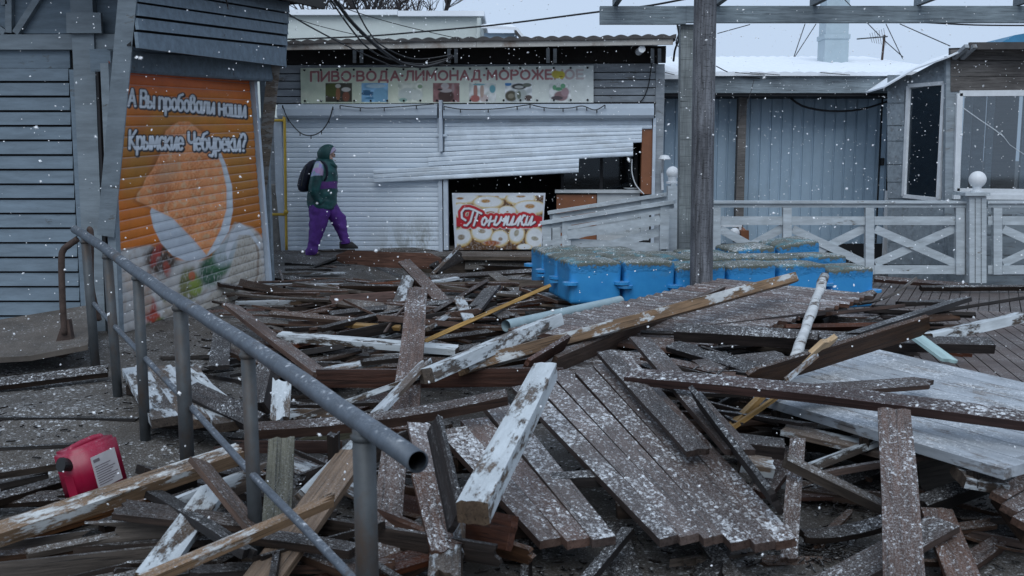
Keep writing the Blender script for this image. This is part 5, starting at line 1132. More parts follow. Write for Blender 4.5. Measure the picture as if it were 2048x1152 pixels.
# ================================================================ deck panels
def panel(name, label, cat, cs, nb, mats, th=.032, gap=.07, jag=(.0, .03), joists=(.2, .8), jit=.0, lift=None, g0=None, g1=None):
    A, B, Cc, D = [on(*c) for c in cs]     # boards run from edge A-D to edge B-C
    nrm = (B - A).cross(D - A).normalized()
    if nrm.z < 0: nrm = -nrm
    base = (A + B + Cc + D) / 4; base.z -= .08
    t = thing(name, label, cat, base)
    for i in range(nb):
        s = (i + .5) / nb; P = A.lerp(D, s); Q = B.lerp(Cc, s); X = (Q - P).normalized()
        w0 = (D - A); w0 = (w0 - X * w0.dot(X)).length / nb; w1 = (Cc - B); w1 = (w1 - X * w1.dot(X)).length / nb
        P = P + X * rnd.uniform(-jag[0], jag[0]); Q = Q + X * rnd.uniform(-jag[1], jag[1])
        up = nrm * rnd.uniform(-jit, jit)
        if lift and i in lift: P = P + nrm * lift[i][0]; Q = Q + nrm * lift[i][1]
        g = gap * min(1, .13 / max(w0, .01))
        a0 = w0 * (1 - (g if g0 is None else g0)); a1 = w1 * (1 - (g if g1 is None else g1)); plank(P + up, Q + up, a0, th, mats[i % len(mats)], 0, 'board', t, nrm, taper=a1 / a0, jag=(.002, .0025), wob=0.)
    for k in joists:
        P = A.lerp(B, k) - nrm * (th / 2 + .036); Q = D.lerp(Cc, k) - nrm * (th / 2 + .036); plank(P, Q, .05, .07, 'dark', 0, 'joist', t, nrm)
    return t
panel('deck_panel', 'large brown decking panel lying under the long streaked timber in front of the blue floats', 'decking', [(1010, 662, .33), (1372, 706, .27), (1752, 592, .40), (1440, 560, .48)][0:1] + [(1372, 706, .27), (1752, 592, .40), (1440, 560, .48)], 24, ['deck'], lift=None)
panel('deck_panel', 'small grey brown decking panel below the streaked timber left of the leaning brown board', 'decking', [(930, 740, .24), (1190, 765, .21), (1330, 716, .24), (1130, 690, .27)], 8, ['deckwet'])
panel('deck_panel', 'big broken decking panel sloping down at the front centre with gaps between its upper boards', 'decking', [(1262, 716, .47), (1600, 1092, .20), (1312, 1078, .18), (1015, 772, .36)], 6, ['deckwet', 'deck', 'deckwet'], th=.035, g0=.12, g1=.0, jag=(.08, .02), jit=.001, lift={0: (.004, 0), 2: (.003, 0), 3: (-.003, 0), 5: (-.004, 0)})
panel('deck_panel', 'narrow broken decking panel beneath the white beam at the front centre', 'decking', [(1010, 800, .32), (1232, 1080, .15), (1076, 1088, .13), (876, 872, .26)], 3, ['deckwet', 'deck'], th=.035, g0=.08, g1=.0, jag=(.05, .02), lift={1: (-.02, .0015)})
panel('floor_panel', 'large white floor panel dusted with snow at the right', 'floor panel', [(1690, 690, .40), (2260, 822, .40), (2010, 950, .36), (1512, 800, .36)], 8, ['snowy'], th=.045, gap=.045, jag=(.02, .03), joists=(.1, .5, .9))
panel('floor_panel', 'small white topped panel beside the third handrail post', 'floor panel', [(243, 742, .27), (300, 842, .22), (492, 858, .21), (395, 738, .28)], 3, ['white2'], th=.05, gap=.012)
panel('deck_panel', 'snowy dark panel corner at the lower right edge of the photo', 'decking', [(1985, 985, .26), (2080, 930, .26), (2140, 1010, .2), (2050, 1062, .2)], 3, ['speck'], th=.03)
A, B, Cc, D = on(-160, 735, .30), on(-40, 655, .36), on(182, 618, .40), on(176, 700, .32)
tag(recentre(MB().slab([A, on(60, 722, .27), D, Cc, B], (0, 0, .035)).build('mud_slab', plain('muddy sheet', (.085, .07, .058), .8, var=.35, sc=5, snow=.7))), 'muddy tilted sheet with a dark gap under it against the grey clapboards', 'sheet')
# terrace decking on the right
mb = MB()
def boards(c, d, n, L, sp, z, w):
    d = Vector(d).normalized(); e = d.cross(ZV)
    for i in range(n):
        p = Vector(c) + e * sp * (i - n / 2); p.z = z; mb.bar(p - d * L / 2, p + d * L / 2, w, .035)
boards((5.3, 11.6, 0), (.43, .9, 0), 66, 2.5, .104, -.017, .094)
tag(mb.build('boardwalk', M['terrace']), kind='structure')
mb = MB(); boards((4.9, 8.2, 0), (.22, .97, 0), 50, 4.3, .112, .0, .102); tag(mb.build('boardwalk', M['terrace']), kind='structure')
# ================================================================ loose planks: (label, cat, name, end, end, w, t, mat, roll, kw)
PL = [
 ('long ochre timber with streaks of white paint crossing the middle of the wreck', 'timber', 'timber', (1583, 557, .60), (925, 735, .36), .13, .085, 'streak', 25, {}),
 ('white topped square timber crossing below the long ochre one, its upper end cut clean', 'timber', 'timber', (1112, 640, .50), (852, 752, .40), .105, .085, 'white', 12, {}),
 ('white painted lath running down to the handrail from the white topped timber', 'lath', 'lath', (872, 742, .37), (590, 840, .25), .085, .03, 'white', 20, {}),
 ('broad brown board propped on its edge under the long ochre timber', 'board', 'board', (1440, 590, .42), (1102, 738, .28), .19, .035, 'ochre', 66, dict(mat='brown')),
 ('white board lying behind the broad propped brown board', 'board', 'board', (1430, 606, .32), (1130, 683, .27), .10, .03, 'white', 15, {}),
 ('short white board end poking out right of the propped brown board', 'board', 'board', (1424, 640, .32), (1325, 676, .28), .14, .025, 'white', 0, dict(jag=(.0, .06))),
 ('long dark red board lying on edge from the handrail to the big white beam', 'board', 'board', (634, 757, .27), (1125, 755, .29), .115, .035, 'red', 90, {}),
 ('speckled brown plank leaning up in the middle of the heap, broad face to the camera', 'plank', 'plank', (836, 578, .66), (808, 862, .20), .145, .028, 'speck', 0, dict(taper=1.05)),
 ('dark speckled plank tipped diagonally above the leaning brown plank', 'plank', 'plank', (808, 522, .52), (885, 603, .32), .13, .025, 'speck', 12, dict(jag=(.03, .0))),
 ('white snowy board lying crosswise left of the leaning speckled plank', 'board', 'board', (560, 672, .32), (915, 700, .28), .11, .05, 'white', 8, {}),
 ('broad speckled plank sloping from the orange shutter towards the handrail', 'plank', 'plank', (462, 612, .40), (645, 752, .22), .15, .035, 'speck', -15, {}),
 ('slim pale yellow lath with white flakes rising to the right beside the blue floats', 'lath', 'lath', (1096, 573, .44), (848, 683, .30), .045, .032, 'pine', 30, dict(jag=(.03, .01))),
 ('short black plank thickly speckled with snow behind the yellow lath', 'plank', 'plank', (985, 576, .42), (938, 632, .30), .17, .03, 'snowdark', 15, {}),
 ('short pale plank behind the top of the leaning brown plank', 'plank', 'plank', (818, 553, .42), (797, 612, .30), .13, .025, 'white2', 0, {}),
 ('dark brown board on edge right of the leaning brown plank', 'board', 'board', (968, 566, .36), (858, 630, .30), .12, .035, 'speck', 40, {}),
 ('brown board with cracked paint behind the yellow lath', 'board', 'board', (925, 610, .34), (850, 660, .28), .10, .03, 'ochre', 20, dict(mat='white2')),
 ('pale cracked chunk of board beside the black speckled plank', 'board', 'board', (918, 596, .40), (940, 640, .33), .09, .03, 'white2', 10, dict(jag=(.05, .03))),
 ('thick rust brown plank with rounded ends on edge below the walking person', 'plank', 'plank', (674, 516, .29), (884, 523, .28), .21, .05, 'rustplank', 84, dict(round_end=True)),
 ('thin white stick standing up against the right end of the round ended plank', 'stick', 'stick', (919, 492, .50), (868, 545, .25), .05, .035, 'white2', 30, dict(jag=(.02, .05))),
 ('long dark board along the foot of the doughnut poster', 'board', 'board', (760, 502, .24), (1035, 492, .28), .10, .03, 'grey', 30, {}),
 ('white board lying on the step below the doughnut poster', 'board', 'board', (735, 508, .21), (1085, 514, .20), .09, .03, 'white', 0, {}),
 ('dark broken board beside the round ended plank', 'board', 'board', (868, 538, .20), (920, 512, .30), .16, .04, 'dark', 60, dict(jag=(.05, .05))),
 ('grey plank lying flat before the right end of the kiosk step', 'plank', 'plank', (930, 530, .10), (1085, 527, .12), .16, .03, 'grey', 55, {}),
 ('short pale plank lying under the person and the shutter', 'plank', 'plank', (640, 502, .24), (702, 500, .24), .20, .03, 'grey', 0, dict(jag=(.03, .06))),
 ('dark wet board slanting down to the lower left under the person', 'board', 'board', (680, 515, .28), (545, 568, .14), .13, .03, 'dark', 35, {}),
 ('grey plank slanting from the orange shutter foot towards the heap', 'plank', 'plank', (640, 560, .20), (505, 606, .16), .12, .03, 'grey', 30, {}),
 ('grey brown board lying crosswise behind the leaning plank', 'board', 'board', (590, 592, .28), (810, 622, .30), .13, .03, 'grey', 18, dict(twist=.3)),
 ('rust brown board on edge between the round ended plank and the leaning plank', 'board', 'board', (665, 585, .28), (862, 566, .34), .11, .03, 'red', 65, {}),
 ('rusty brown board on edge left of the leaning plank', 'board', 'board', (660, 603, .30), (795, 594, .31), .11, .03, 'red', 70, dict(jag=(.02, .06))),
 ('long brown strip with a dark edge lying left across the heap', 'board', 'board', (540, 628, .26), (760, 646, .26), .06, .035, 'brown', 25, {}),
 ('pale lath with a splintered tip left of the leaning plank', 'lath', 'lath', (700, 650, .30), (800, 656, .29), .05, .03, 'pine', 20, dict(jag=(.05, 0))),
 ('long speckled board behind the blue float corner', 'board', 'board', (860, 556, .24), (1085, 541, .28), .09, .03, 'speck', 20, {}),
 ('dark board lying crosswise left of the blue float corner', 'board', 'board', (900, 552, .22), (1080, 560, .22), .11, .03, 'grey', 10, {}),
 ('dark board slanting left of the blue float corner', 'board', 'board', (985, 548, .30), (1045, 590, .22), .12, .03, 'grey', 10, {}),
 ('long black timber with a snowy top crossing the right middle', 'timber', 'timber', (1352, 664, .40), (1690, 683, .40), .13, .09, 'snowdark', 20, {}),
 ('black timber continuing right of the peeled white pole', 'timber', 'timber', (1640, 684, .44), (1982, 690, .44), .12, .07, 'snowdark', 15, {}),
 ('broad brown board propped on edge rising to the right above the white floor panel', 'board', 'board', (1852, 650, .62), (1500, 758, .44), .15, .03, 'brown', 62, dict(jag=(.04, .05))),
 ('short raw yellow board with a slanted end left of the propped right board', 'board', 'board', (1660, 678, .62), (1605, 728, .48), .11, .03, 'pine', 40, dict(jag=(.05, 0))),
 ('white painted board at the right edge above the white floor panel', 'board', 'board', (2044, 634, .52), (1852, 678, .46), .13, .07, 'white', 10, {}),
 ('pale green board beside the right end of the propped brown board', 'board', 'board', (1826, 668, .52), (1900, 722, .42), .12, .02, 'mint', -10, {}),
 ('long snow covered plank with a red brown edge crossing the right front', 'plank', 'plank', (1258, 748, .50), (2100, 843, .52), .115, .05, 'snowdark', 14, dict(mat='redsnow', bend=-.02)),
 ('pointed speckled plank lying on the white floor panel', 'plank', 'plank', (1560, 785, .47), (1852, 766, .48), .14, .025, 'speck', 5, dict(jag=(.1, .05))),
 ('black snow speckled plank rising to the right before the terrace decking', 'plank', 'plank', (1925, 600, .50), (1700, 672, .40), .15, .04, 'snowdark', 12, {}),
 ('bent dark strip curving up behind the peeled white pole', 'strip', 'strip', (1832, 564, .50), (1722, 614, .34), .06, .02, 'grey', 30, dict(bend=.05)),
 ('thin black strip lying at the right edge on the terrace decking', 'strip', 'strip', (2060, 594, .25), (1866, 624, .20), .05, .03, 'dark', 20, {}),
 ('brown board lying at the foot of the right fence', 'board', 'board', (1750, 558, .10), (1935, 572, .08), .10, .05, 'red', 20, {}),
 ('dark board continuing along the foot of the right fence to the photo edge', 'board', 'board', (1840, 576, .06), (2070, 576, .06), .07, .06, 'dark', 15, {}),
 ('speckled board rising left of the black plank near the terrace', 'board', 'board', (1800, 612, .34), (1655, 628, .36), .10, .03, 'speck', 15, {}),
 ('red brown speckled board under the brown panel edge by the peeled pole', 'board', 'board', (1745, 590, .36), (1640, 618, .33), .09, .06, 'brown', 60, {}),
 ('dark board running left from the foot of the peeled white pole', 'board', 'board', (1662, 625, .36), (1420, 655, .32), .07, .04, 'snowdark', 20, {}),
 ('red edged board lying under the black timber', 'board', 'board', (1770, 652, .40), (1570, 656, .38), .09, .035, 'red', 30, {}),
 ('loose dark speckled plank beside the gaps of the broken front panel, left one', 'plank', 'plank', (1212, 706, .52), (1395, 905, .36), .105, .028, 'speck', 4, {}),
 ('long speckled plank right of the broken front panel, passing under the red edged plank', 'plank', 'plank', (1278, 678, .50), (1480, 905, .36), .135, .028, 'speck', -4, {}),
 ('dark plank standing on edge along the right side of the broken front panel', 'plank', 'plank', (1392, 795, .48), (1552, 1004, .33), .12, .025, 'snowdark', -62, {}),
 ('thick white flaking beam pointing at the camera in the front centre', 'beam', 'beam', (1092, 742, .60), (946, 1026, .42), .115, .085, 'white', 3, {}),
 ('bent brown board reaching right from behind the handrail', 'board', 'board', (512, 868, .28), (1015, 803, .40), .10, .055, 'speck', 10, dict(bend=.035)),
 ('white forked stick below the white topped timber', 'stick', 'stick', (852, 724, .44), (752, 828, .32), .075, .025, 'white2', 15, dict(jag=(.03, .04))),
 ('short white plank standing behind the handrail', 'plank', 'plank', (564, 762, .42), (560, 842, .26), .10, .03, 'white', 0, dict(jag=(.02, .02))),
 ('short black chunk of timber behind the handrail', 'timber', 'timber', (536, 735, .40), (515, 822, .24), .12, .09, 'snowdark', 25, {}),
 ('dark speckled board lying behind the fourth handrail post', 'board', 'board', (385, 782, .30), (520, 850, .24), .11, .07, 'snowdark', 30, {}),
 ('thin white strip behind the fourth handrail post', 'strip', 'strip', (377, 740, .30), (450, 797, .26), .035, .02, 'white', 10, {}),
 ('long ochre and white beam at the lower left in front of the red jerrycan', 'beam', 'beam', (-40, 1080, .16), (480, 908, .30), .08, .075, 'streak', 20, {}),
 ('white painted plank slanting down at the lower left under the handrail', 'plank', 'plank', (425, 985, .22), (300, 1160, .16), .105, .045, 'white', -12, {}),
 ('dark brown plank slanting right under the handrail at the lower left', 'plank', 'plank', (400, 925, .36), (518, 1072, .22), .10, .025, 'brown', -30, {}),
 ('long brown lath with a pale top edge at the lower left corner', 'lath', 'lath', (285, 1165, .30), (655, 1003, .36), .045, .035, 'streak', 10, dict(jag=(.0, .06))),
 ('ochre plank slanting down left behind the nearest handrail post', 'plank', 'plank', (712, 905, .34), (520, 1165, .14), .15, .03, 'ochre', 4, {}),
 ('greenish grey board standing between the two nearest handrail posts', 'board', 'board', (564, 880, .36), (553, 1045, .14), .115, .03, 'moss', 0, {}),
 ('speckled plank just right of the nearest handrail post', 'plank', 'plank', (790, 900, .34), (765, 1140, .08), .115, .028, 'speck', 0, {}),
 ('speckled plank with a chipped end under the open pipe end', 'plank', 'plank', (845, 950, .30), (888, 1105, .16), .10, .028, 'speck', 0, dict(jag=(0, .02))),
 ('brown plank hanging from the dark gap below the open pipe end', 'plank', 'plank', (838, 850, .36), (872, 990, .24), .11, .028, 'deck', -6, {}),
 ('two edged dark board standing right of the open pipe end', 'board', 'board', (868, 850, .46), (912, 1045, .28), .10, .025, 'snowdark', 62, {}),
 ('white stick behind the nearest handrail post', 'stick', 'stick', (700, 890, .34), (598, 992, .24), .06, .03, 'white', 40, {}),
 ('short dark wood end standing behind the handrail', 'wood block', 'wood_block', (666, 868, .42), (668, 930, .28), .05, .05, 'dark', 0, {}),
 ('white wood chips at the bottom under the white beam', 'board', 'board', (895, 1080, .16), (890, 1160, .12), .12, .05, 'white2', 10, dict(jag=(.05, .05))),
 ('thin pale strip at the bottom beside the speckled plank', 'strip', 'strip', (918, 1020, .2), (915, 1110, .14), .05, .03, 'white2', 30, {}),
 ('big speckled plank pointing at the camera in the right foreground', 'plank', 'plank', (1789, 822, .52), (1812, 1190, .16), .135, .026, 'speck', 0, {}),
 ('thin upright brown plank left of the big foreground plank', 'plank', 'plank', (1594, 880, .40), (1578, 1120, .08), .065, .025, 'speck', 0, {}),
 ('thin brown lath slanting from the thin upright plank to the big foreground plank', 'lath', 'lath', (1572, 920, .38), (1778, 1020, .20), .045, .05, 'grey', 25, {}),
 ('pointed speckled plank passing behind the big foreground plank', 'plank', 'plank', (1978, 890, .34), (1636, 950, .22), .09, .03, 'speck', 15, dict(jag=(.06, .03))),
 ('white splintered plank left of the big foreground plank', 'plank', 'plank', (1768, 878, .30), (1618, 936, .24), .085, .035, 'white', 20, dict(jag=(.0, .06))),
 ('raw yellow stick leaning under the red edged plank, thicker one', 'stick', 'stick', (1532, 784, .42), (1448, 868, .26), .055, .03, 'pine', 20, dict(jag=(.0, .06))),
 ('raw yellow stick leaning under the red edged plank, thinner one', 'stick', 'stick', (1566, 786, .42), (1440, 872, .28), .03, .022, 'pine', 20, dict(jag=(.0, .06))),
 ('broad snowy board under the red edged plank left of the white floor panel', 'board', 'board', (1350, 778, .38), (1490, 782, .36), .14, .025, 'snowdark', 10, {}),
 ('snowy dark plank lying under the black timber at the right middle', 'plank', 'plank', (1345, 692, .36), (1590, 765, .32), .12, .04, 'snowdark', 14, {}),
 ('broad speckled board below the black timber', 'board', 'board', (1400, 735, .32), (1570, 715, .34), .20, .03, 'speck', 8, {}),
 ('thin pale stick on the propped right board', 'stick', 'stick', (1632, 712, .56), (1572, 760, .48), .03, .025, 'white2', 20, {}),
 ('white snowy board lying below the white floor panel edge', 'board', 'board', (1568, 858, .30), (1770, 905, .26), .10, .03, 'white2', 10, {}),
 ('white wood end left of the thin upright plank', 'board', 'board', (1480, 925, .24), (1545, 935, .22), .09, .06, 'white', 20, {}),
 ('dark board left of the thin upright plank with a snowy top', 'board', 'board', (1455, 885, .30), (1568, 898, .28), .10, .07, 'snowdark', 12, {}),
 ('white block corner under the right end of the white floor panel', 'board', 'board', (1915, 950, .30), (2000, 965, .27), .15, .05, 'white2', 8, {}),
 ('dark beam with snow lying at the right of the big foreground plank', 'beam', 'beam', (1838, 1012, .12), (1975, 962, .18), .08, .07, 'snowdark', 15, {}),
 ('pale weathered board on edge behind the big foreground plank', 'board', 'board', (1830, 930, .16), (1960, 905, .20), .24, .03, 'grey', 75, {}),
 ('speckled board at the bottom right beside the big foreground plank', 'board', 'board', (1872, 1022, .14), (1935, 1175, .06), .125, .028, 'speck', 0, {}),
 ('brown speckled plank slanting under the big foreground plank to the lower left', 'plank', 'plank', (1890, 1048, .16), (1650, 1180, .06), .14, .03, 'brown', 0, dict(mat='speck')),
 ('dark short plank at the bottom left of the big foreground plank', 'plank', 'plank', (1606, 1078, .06), (1772, 1050, .08), .08, .03, 'dark', 10, dict(bend=.02)),
 ('dark kerb board on edge across the sand at the left', 'board', 'board', (-60, 845, .12), (275, 852, .10), .09, .05, 'dark', 88, {}),
 ('lower dark kerb board on edge behind the red jerrycan', 'board', 'board', (-60, 912, .04), (160, 905, .05), .10, .05, 'dark', 88, {}),
 ('thin wet board left of the red jerrycan', 'board', 'board', (-30, 952, .10), (140, 925, .10), .05, .04, 'grey', 15, {}),
 ('second wet board slanting left of the red jerrycan', 'board', 'board', (-40, 1010, .06), (150, 955, .08), .06, .04, 'dark', 15, {}),
 ('dark snowy board lying right of the red jerrycan', 'board', 'board', (190, 1010, .10), (385, 955, .14), .10, .06, 'snowdark', 15, {}),
 ('dark board right of and below the red jerrycan', 'board', 'board', (205, 1055, .06), (390, 990, .10), .06, .05, 'dark', 15, {}),
 ('long thin strip at the lower left', 'strip', 'strip', (55, 1108, .08), (375, 1045, .12), .035, .03, 'grey', 20, {}),
 ('dark long board under the muddy tilted sheet', 'board', 'board', (-60, 775, .20), (215, 742, .24), .10, .04, 'dark', 20, {}),
 ('rusty dark plank leaning at the foot of the orange shutter', 'plank', 'plank', (445, 668, .36), (438, 735, .26), .13, .03, 'snowdark', 0, {}),
 ('thin stick leaning out of the orange shutter foot', 'stick', 'stick', (425, 603, .36), (490, 618, .34), .03, .02, 'dark', 0, {}),
 ('short red brown board on edge under the long ochre timber', 'board', 'board', (1132, 684, .42), (1050, 735, .34), .12, .03, 'red', 60, {}),
 ('black edged joist sticking out between the two broken front panels', 'joist', 'joist', (1105, 962, .20), (1240, 955, .22), .07, .06, 'snowdark', 10, {}),
 ('dark snow flecked stick at the bottom between the two broken front panels', 'stick', 'stick', (1255, 1062, .14), (1165, 1170, .06), .055, .03, 'snowdark', 10, {}),
 ('dark timber lying under the left handrail end', 'timber', 'timber', (420, 1130, .08), (560, 1060, .10), .09, .05, 'dark', 10, {}),
]
M['redsnow'] = wood('red brown plank under snow', (.050, .018, .012), (.105, .036, .024), 2.0, sscale=60)
for lab, cat, nm, a, b, w, t, mt, roll, kw in PL:
    kw = dict(kw); mt = kw.pop('mat', mt)
    tag(plank(on(*a), on(*b), w, t, mt, roll, nm, **kw), lab, cat)
# peeled white pole
P = at(1649, 553, 7.55); Q = on(1588, 722, .36); mb = MB(); n = 10
mb.tube([Q.lerp(P, i / 12) + Vector((.004 * math.sin(i * 2.1), .004 * math.cos(i * 1.7), 0)) for i in range(13)], [.034 + .003 * math.sin(i * 1.3) for i in range(13)], 14)
tag(recentre(mb.build('peeled_pole', wood('peeled white pole', (.10, .08, .07), (.28, .24, .21), 0, .6, (.66, .67, .67), .44, grain=(13, 13, 1)), smooth=True)), 'thin peeling white pole leaning upright in front of the brown decking panel', 'pole')
# plastic pipe
mb = MB(); P = on(1012, 652, .36); Q = on(1240, 602, .38); mb.tube([P, Q], .045, 18, cap=False); mb.tube([P + (Q-P)*.002, Q], .040, 18, cap=False)
tag(recentre(mb.build('plastic_pipe', M['pipe'], smooth=True)), 'blue grey plastic pipe lying at the left edge of the brown decking panel', 'pipe')
# ================================================================ heap of smaller boards
LM = [('round ended rust brown plank', on(780, 525, .2)), ('orange shutter', on(500, 640, .1)), ('leaning speckled plank', on(825, 700, .3)), ('blue float corner', on(1110, 590, .2)), ('yellow lath', on(970, 630, .3)), ('doughnut poster', on(1000, 520, .2)), ('handrail', on(500, 900, .3)),
      ('open pipe end', on(840, 1000, .2)), ('white front beam', on(1010, 930, .3)), ('black timber', on(1500, 680, .4)), ('red edged plank', on(1560, 790, .4)), ('peeled white pole', on(1600, 720, .3)), ('big foreground plank', on(1800, 1000, .3)), ('thin upright plank', on(1585, 1000, .2)), ('red jerrycan', on(195, 980, .1)), ('white floor panel', on(1760, 870, .3)), ('ochre and white beam', on(250, 1000, .2)), ('broken front panel', on(1420, 1100, .1)), ('walking person', on(630, 520, .2)), ('long dark red board', on(880, 760, .2))]
cname = dict(dark='dark wet', brown='brown', red='rusty red brown', grey='weathered grey', speck='snow speckled brown', snowdark='snow flecked black', white='white painted', white2='worn white', ochre='ochre', pine='raw yellow', moss='greenish')
used = {}
def filler(poly, n, zr, Lr, mats, yawf, seed, wr=(.06, .14), edge=.25):
    r = random.Random(seed); xs_ = [p[0] for p in poly]; ys2 = [p[1] for p in poly]; k = 0
    def inside(x, y):
        c = False
        for i in range(len(poly)):
            (x0, y0), (x1, y1) = poly[i], poly[i - 1]
            if (y0 > y) != (y1 > y) and x < (x1 - x0) * (y - y0) / (y1 - y0) + x0: c = not c
        return c
    while k < n:
        x, y = r.uniform(min(xs_), max(xs_)), r.uniform(min(ys2), max(ys2))
        if not inside(x, y): continue
        if 60 < x < 400 and 840 < y < 1030: continue
        k += 1; z = r.uniform(*zr) if r.random() < .7 else zr[0] + (zr[1] - zr[0]) * .3
        c = on(x, y, z); L = r.uniform(*Lr); yaw = yawf(r); pit = r.gauss(0, .06); d = Vector((math.cos(yaw) * math.cos(pit), math.sin(yaw) * math.cos(pit), math.sin(pit)))
        w = r.uniform(*wr); t = r.uniform(.02, .045); roll = r.choice([0, 0, 5, -8, 15, -20]) if r.random() > edge else r.choice([60, 80, 90, -70])
        mt = r.choice(mats); o = plank(c - d * L / 2, c + d * L / 2, w, t, mt, roll, 'board' if w > .09 else 'lath', jag=(r.choice([.004, .02, .08]), r.choice([.004, .02, .08])), bend=r.uniform(-.018, .018) * L * L, twist=r.uniform(-.25, .25), taper=r.choice([1, 1, 1, .6, .8]))
        nm, q = min(LM, key=lambda l: (l[1] - c).length); dx = c.x - q.x; dy = c.y - q.y
        rel = ('right of' if dx > 0 else 'left of') if abs(dx) > abs(dy) else ('behind' if dy > 0 else 'in front of')
        ori = 'lying crosswise' if abs(d.x) > .86 else ('pointing at camera' if abs(d.x) < .4 else ('slanting right' if d.x * d.y > 0 else 'slanting left'))
        lab = f"{'long' if L > 1.15 else 'short'} {cname[mt]} {'board' if w > .09 else 'lath'}{' on edge' if abs(roll) > 50 else ''} {ori} {rel} {nm}"
        if len(lab.split()) > 16: lab = lab.split(' ', 1)[1]
        tag(o, lab, 'board' if w > .09 else 'lath'); used.setdefault(lab, []).append(o)
PIv = math.pi
anyyaw = lambda r: r.uniform(0, PIv); flat = lambda r: r.gauss(0, .45); diag = lambda r: r.choice([r.gauss(.7, .35), r.gauss(2.4, .35), r.gauss(0, .4)])
D_ = ['dark', 'dark', 'dark', 'brown', 'snowdark', 'grey', 'red', 'speck']
filler([(545, 535), (640, 562), (930, 562), (1085, 538), (1100, 600), (900, 650), (560, 640), (500, 600)], 92, (.05, .34), (.6, 1.9), D_ + ['dark', 'grey', 'speck', 'speck', 'white2'], lambda r: r.choice([r.gauss(.1, .4), r.gauss(.1, .5), r.gauss(.9, .4)]), 11)
filler([(520, 640), (1000, 640), (960, 740), (660, 740)], 40, (.06, .26), (.5, 1.4), D_ + ['dark', 'white2'], lambda r: r.choice([r.gauss(.1, .5), r.gauss(.8, .4)]), 12)
filler([(540, 512), (675, 512), (655, 562), (545, 562)], 34, (.04, .22), (.4, 1.2), ['dark', 'dark', 'grey', 'brown'], flat, 13)
filler([(330, 740), (700, 770), (900, 870), (1000, 900), (980, 1000), (800, 1160), (420, 1160), (300, 900)], 38, (.02, .22), (.4, 1.0), D_ + ['white2', 'moss', 'brown'], diag, 14)
filler([(1340, 660), (1700, 640), (1800, 690), (1560, 800), (1420, 860), (1330, 760)], 44, (.08, .32), (.5, 1.4), D_ + ['snowdark', 'speck'], lambda r: r.choice([r.gauss(0, .4), r.gauss(.5, .4), r.gauss(2.5, .4)]), 15)
filler([(1440, 860), (1760, 880), (1780, 1000), (1600, 1000), (1540, 990)], 11, (.0, .16), (.35, .9), D_ + ['white2', 'dark'], diag, 16)
filler([(1830, 940), (2060, 980), (2060, 1160), (1860, 1160)], 6, (.0, .08), (.3, .8), ['dark', 'snowdark', 'speck', 'grey'], diag, 17)
filler([(1000, 900), (1300, 1090), (1580, 1110), (1560, 1160), (930, 1160), (900, 1000)], 8, (.0, .05), (.3, .8), ['dark', 'dark', 'snowdark', 'grey'], anyyaw, 18)
filler([(-20, 900), (300, 900), (420, 960), (400, 1150), (-20, 1150)], 16, (.0, .06), (.3, 1.0), ['dark', 'snowdark', 'grey', 'brown'], lambda r: r.gauss(.55, .3), 19)
filler([(1620, 600), (1850, 600), (1900, 680), (1700, 690)], 16, (.12, .3), (.5, 1.2), ['snowdark', 'dark', 'speck', 'brown'], lambda r: r.gauss(.3, .4), 20)
filler([(400, 690), (520, 640), (640, 740), (420, 780)], 26, (.1, .24), (.3, .9), ['dark', 'snowdark', 'brown', 'white2'], diag, 21)
for lab, os_ in used.items():
    if len(os_) > 1:
        for o in os_: o['group'] = lab + 's' if False else 'alike ' + lab.split(' ', 1)[1]
for _o in C.objects:
    if len(str(_o.get('label', '')).replace('-', ' ').split()) > 16: print('LONG', _o.name, _o['label'])
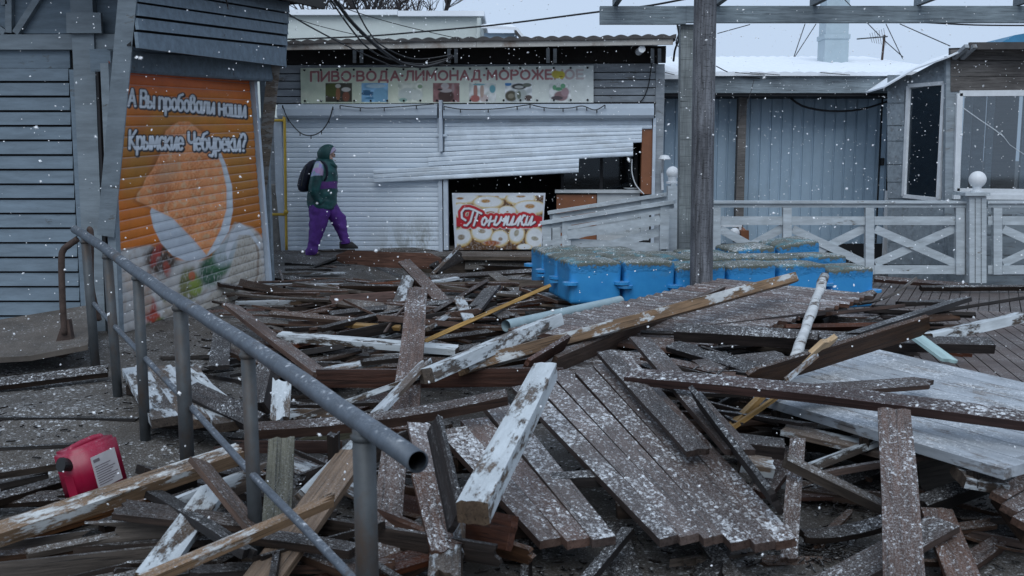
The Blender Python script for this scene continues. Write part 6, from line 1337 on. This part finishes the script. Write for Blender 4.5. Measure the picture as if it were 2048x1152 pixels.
# ================================================================ tangle of thin slats too many to count
for zi, (poly, n, zr, Lr, mt, sd) in enumerate((
    ([(545, 540), (640, 565), (930, 565), (1085, 540), (1100, 600), (900, 650), (560, 640), (500, 600)], 110, (.08, .34), (.3, 1.5), 'speck', 61), ([(520, 640), (1000, 640), (960, 740), (640, 740)], 60, (.08, .26), (.2, 1.0), 'brown', 62),
    ([(260, 740), (700, 770), (900, 870), (1000, 900), (980, 1000), (800, 1160), (420, 1160), (300, 900)], 36, (.03, .2), (.15, .7), 'dark', 63), ([(1340, 660), (1900, 620), (1800, 690), (1560, 800), (1420, 860), (1330, 760)], 70, (.12, .36), (.2, 1.1), 'snowdark', 64),
    ([(1440, 860), (1760, 880), (2060, 1000), (2060, 1160), (1560, 1160), (1540, 990)], 10, (.01, .08), (.12, .5), 'brown', 65), ([(-20, 900), (300, 900), (420, 960), (400, 1150), (-20, 1150)], 8, (.0, .04), (.12, .6), 'dark', 66), ([(420, 600), (560, 560), (640, 740), (420, 740)], 36, (.1, .22), (.15, .6), 'dark', 67))):
    r = random.Random(sd); VV = []; FF = []; k = 0; xs_ = [p[0] for p in poly]; ys2 = [p[1] for p in poly]
    while k < n:
        x, y = r.uniform(min(xs_), max(xs_)), r.uniform(min(ys2), max(ys2)); ins = False
        for i in range(len(poly)):
            (x0, y0), (x1, y1) = poly[i], poly[i - 1]
            if (y0 > y) != (y1 > y) and x < (x1 - x0) * (y - y0) / (y1 - y0) + x0: ins = not ins
        if not ins or (40 < x < 420 and 840 < y < 1040): continue
        k += 1; c = on(x, y, r.uniform(*zr)); yaw = r.choice([r.gauss(.1, .4), r.gauss(.8, .4), r.gauss(2.5, .5)]); L = r.uniform(*Lr); d = Vector((math.cos(yaw), math.sin(yaw), r.gauss(0, .09)))
        mw, L = frame(c - d * L / 2, c + d * L / 2, r.choice([0, 10, -20, 45, 80])); v_, f_ = board_mesh(L, r.uniform(.015, .055), r.uniform(.010, .03), r.randrange(10**6), jag=(r.uniform(0, .08), r.uniform(0, .08)), bend=r.uniform(-.02, .02) * L, taper=r.uniform(.4, 1), m=4)
        b = len(VV); VV += [mw @ Vector(q) for q in v_]; FF += [[b + i for i in q] for q in f_]
    tag(mesh_obj('broken_slats', VV, FF, M[mt]), kind='stuff', label=['thin broken slats tangled before the kiosk', 'thin broken slats behind the handrail', 'thin broken slats under the handrail', 'thin broken slats around the black timber', 'thin broken slats in the right foreground', 'thin broken slats on the sand at lower left', 'thin broken slats at the orange shutter foot'][zi], cat='slats')
# ================================================================ splinters and wrack
r = random.Random(31); mb = MB()
for i in range(2600):
    x, y = r.uniform(-40, 2090), r.uniform(520, 1160)
    p = on(x, y, .0); p.z = gh(p.x, p.y) + r.uniform(0, .02); a = r.uniform(0, 6.28); L = r.uniform(.005, .028); d = Vector((math.cos(a), math.sin(a), r.uniform(-.1, .3))).normalized()
    mb.bar(p - d * L, p + d * L, r.uniform(.003, .012), r.uniform(.002, .008))
for cx, cy, s in ((1915, 1040, .15), (1700, 1010, .12), (620 // 1, 1120, .1), (225, 790, .10), (1650, 1110, .1), (200, 1140, .12)):
    c = on(cx, cy, .01)
    for i in range(160):
        p = c + Vector((r.gauss(0, s), r.gauss(0, s * .7), r.uniform(0, .03))); a = r.uniform(0, 6.28); L = r.uniform(.008, .03); d = Vector((math.cos(a), math.sin(a), r.uniform(-.4, .4))).normalized(); mb.bar(p - d * L, p + d * L, .005, .004)
tag(mb.build('splinters', M['dark']), kind='stuff', label='dark splinters and wrack scattered over the wet sand', cat='litter')
# ================================================================ falling snow
r = random.Random(5); mb = MB()
for i in range(10500):
    Y = (2.6 ** 3 + r.random() * (15.5 ** 3 - 2.6 ** 3)) ** (1 / 3); x, y = r.uniform(-60, 2108), r.uniform(-60, 1150)
    p = at(x, y, Y)
    if p.z < .25 or Y > 14.2 and 560 < x < 1310 and y > 100: continue
    s = r.uniform(.0030, .0080) * (1.35 if r.random() < .12 else 1); b = len(mb.v); q = Quaternion((r.gauss(0, 1), r.gauss(0, 1), r.gauss(0, 1), r.gauss(0, 1))).normalized()
    for v in ((1, 0, 0), (-1, 0, 0), (0, .8, 0), (0, -.8, 0), (0, 0, .6), (0, 0, -.6)): mb.v.append(p + q @ (Vector(v) * s * r.uniform(.7, 1.2)))
    for f in ((0, 2, 4), (2, 1, 4), (1, 3, 4), (3, 0, 4), (2, 0, 5), (1, 2, 5), (3, 1, 5), (0, 3, 5)): mb.f.append([b + k for k in f])
tag(mb.build('falling_snow', M['flake']), kind='stuff', label='white snowflakes falling through the air everywhere', cat='snow')
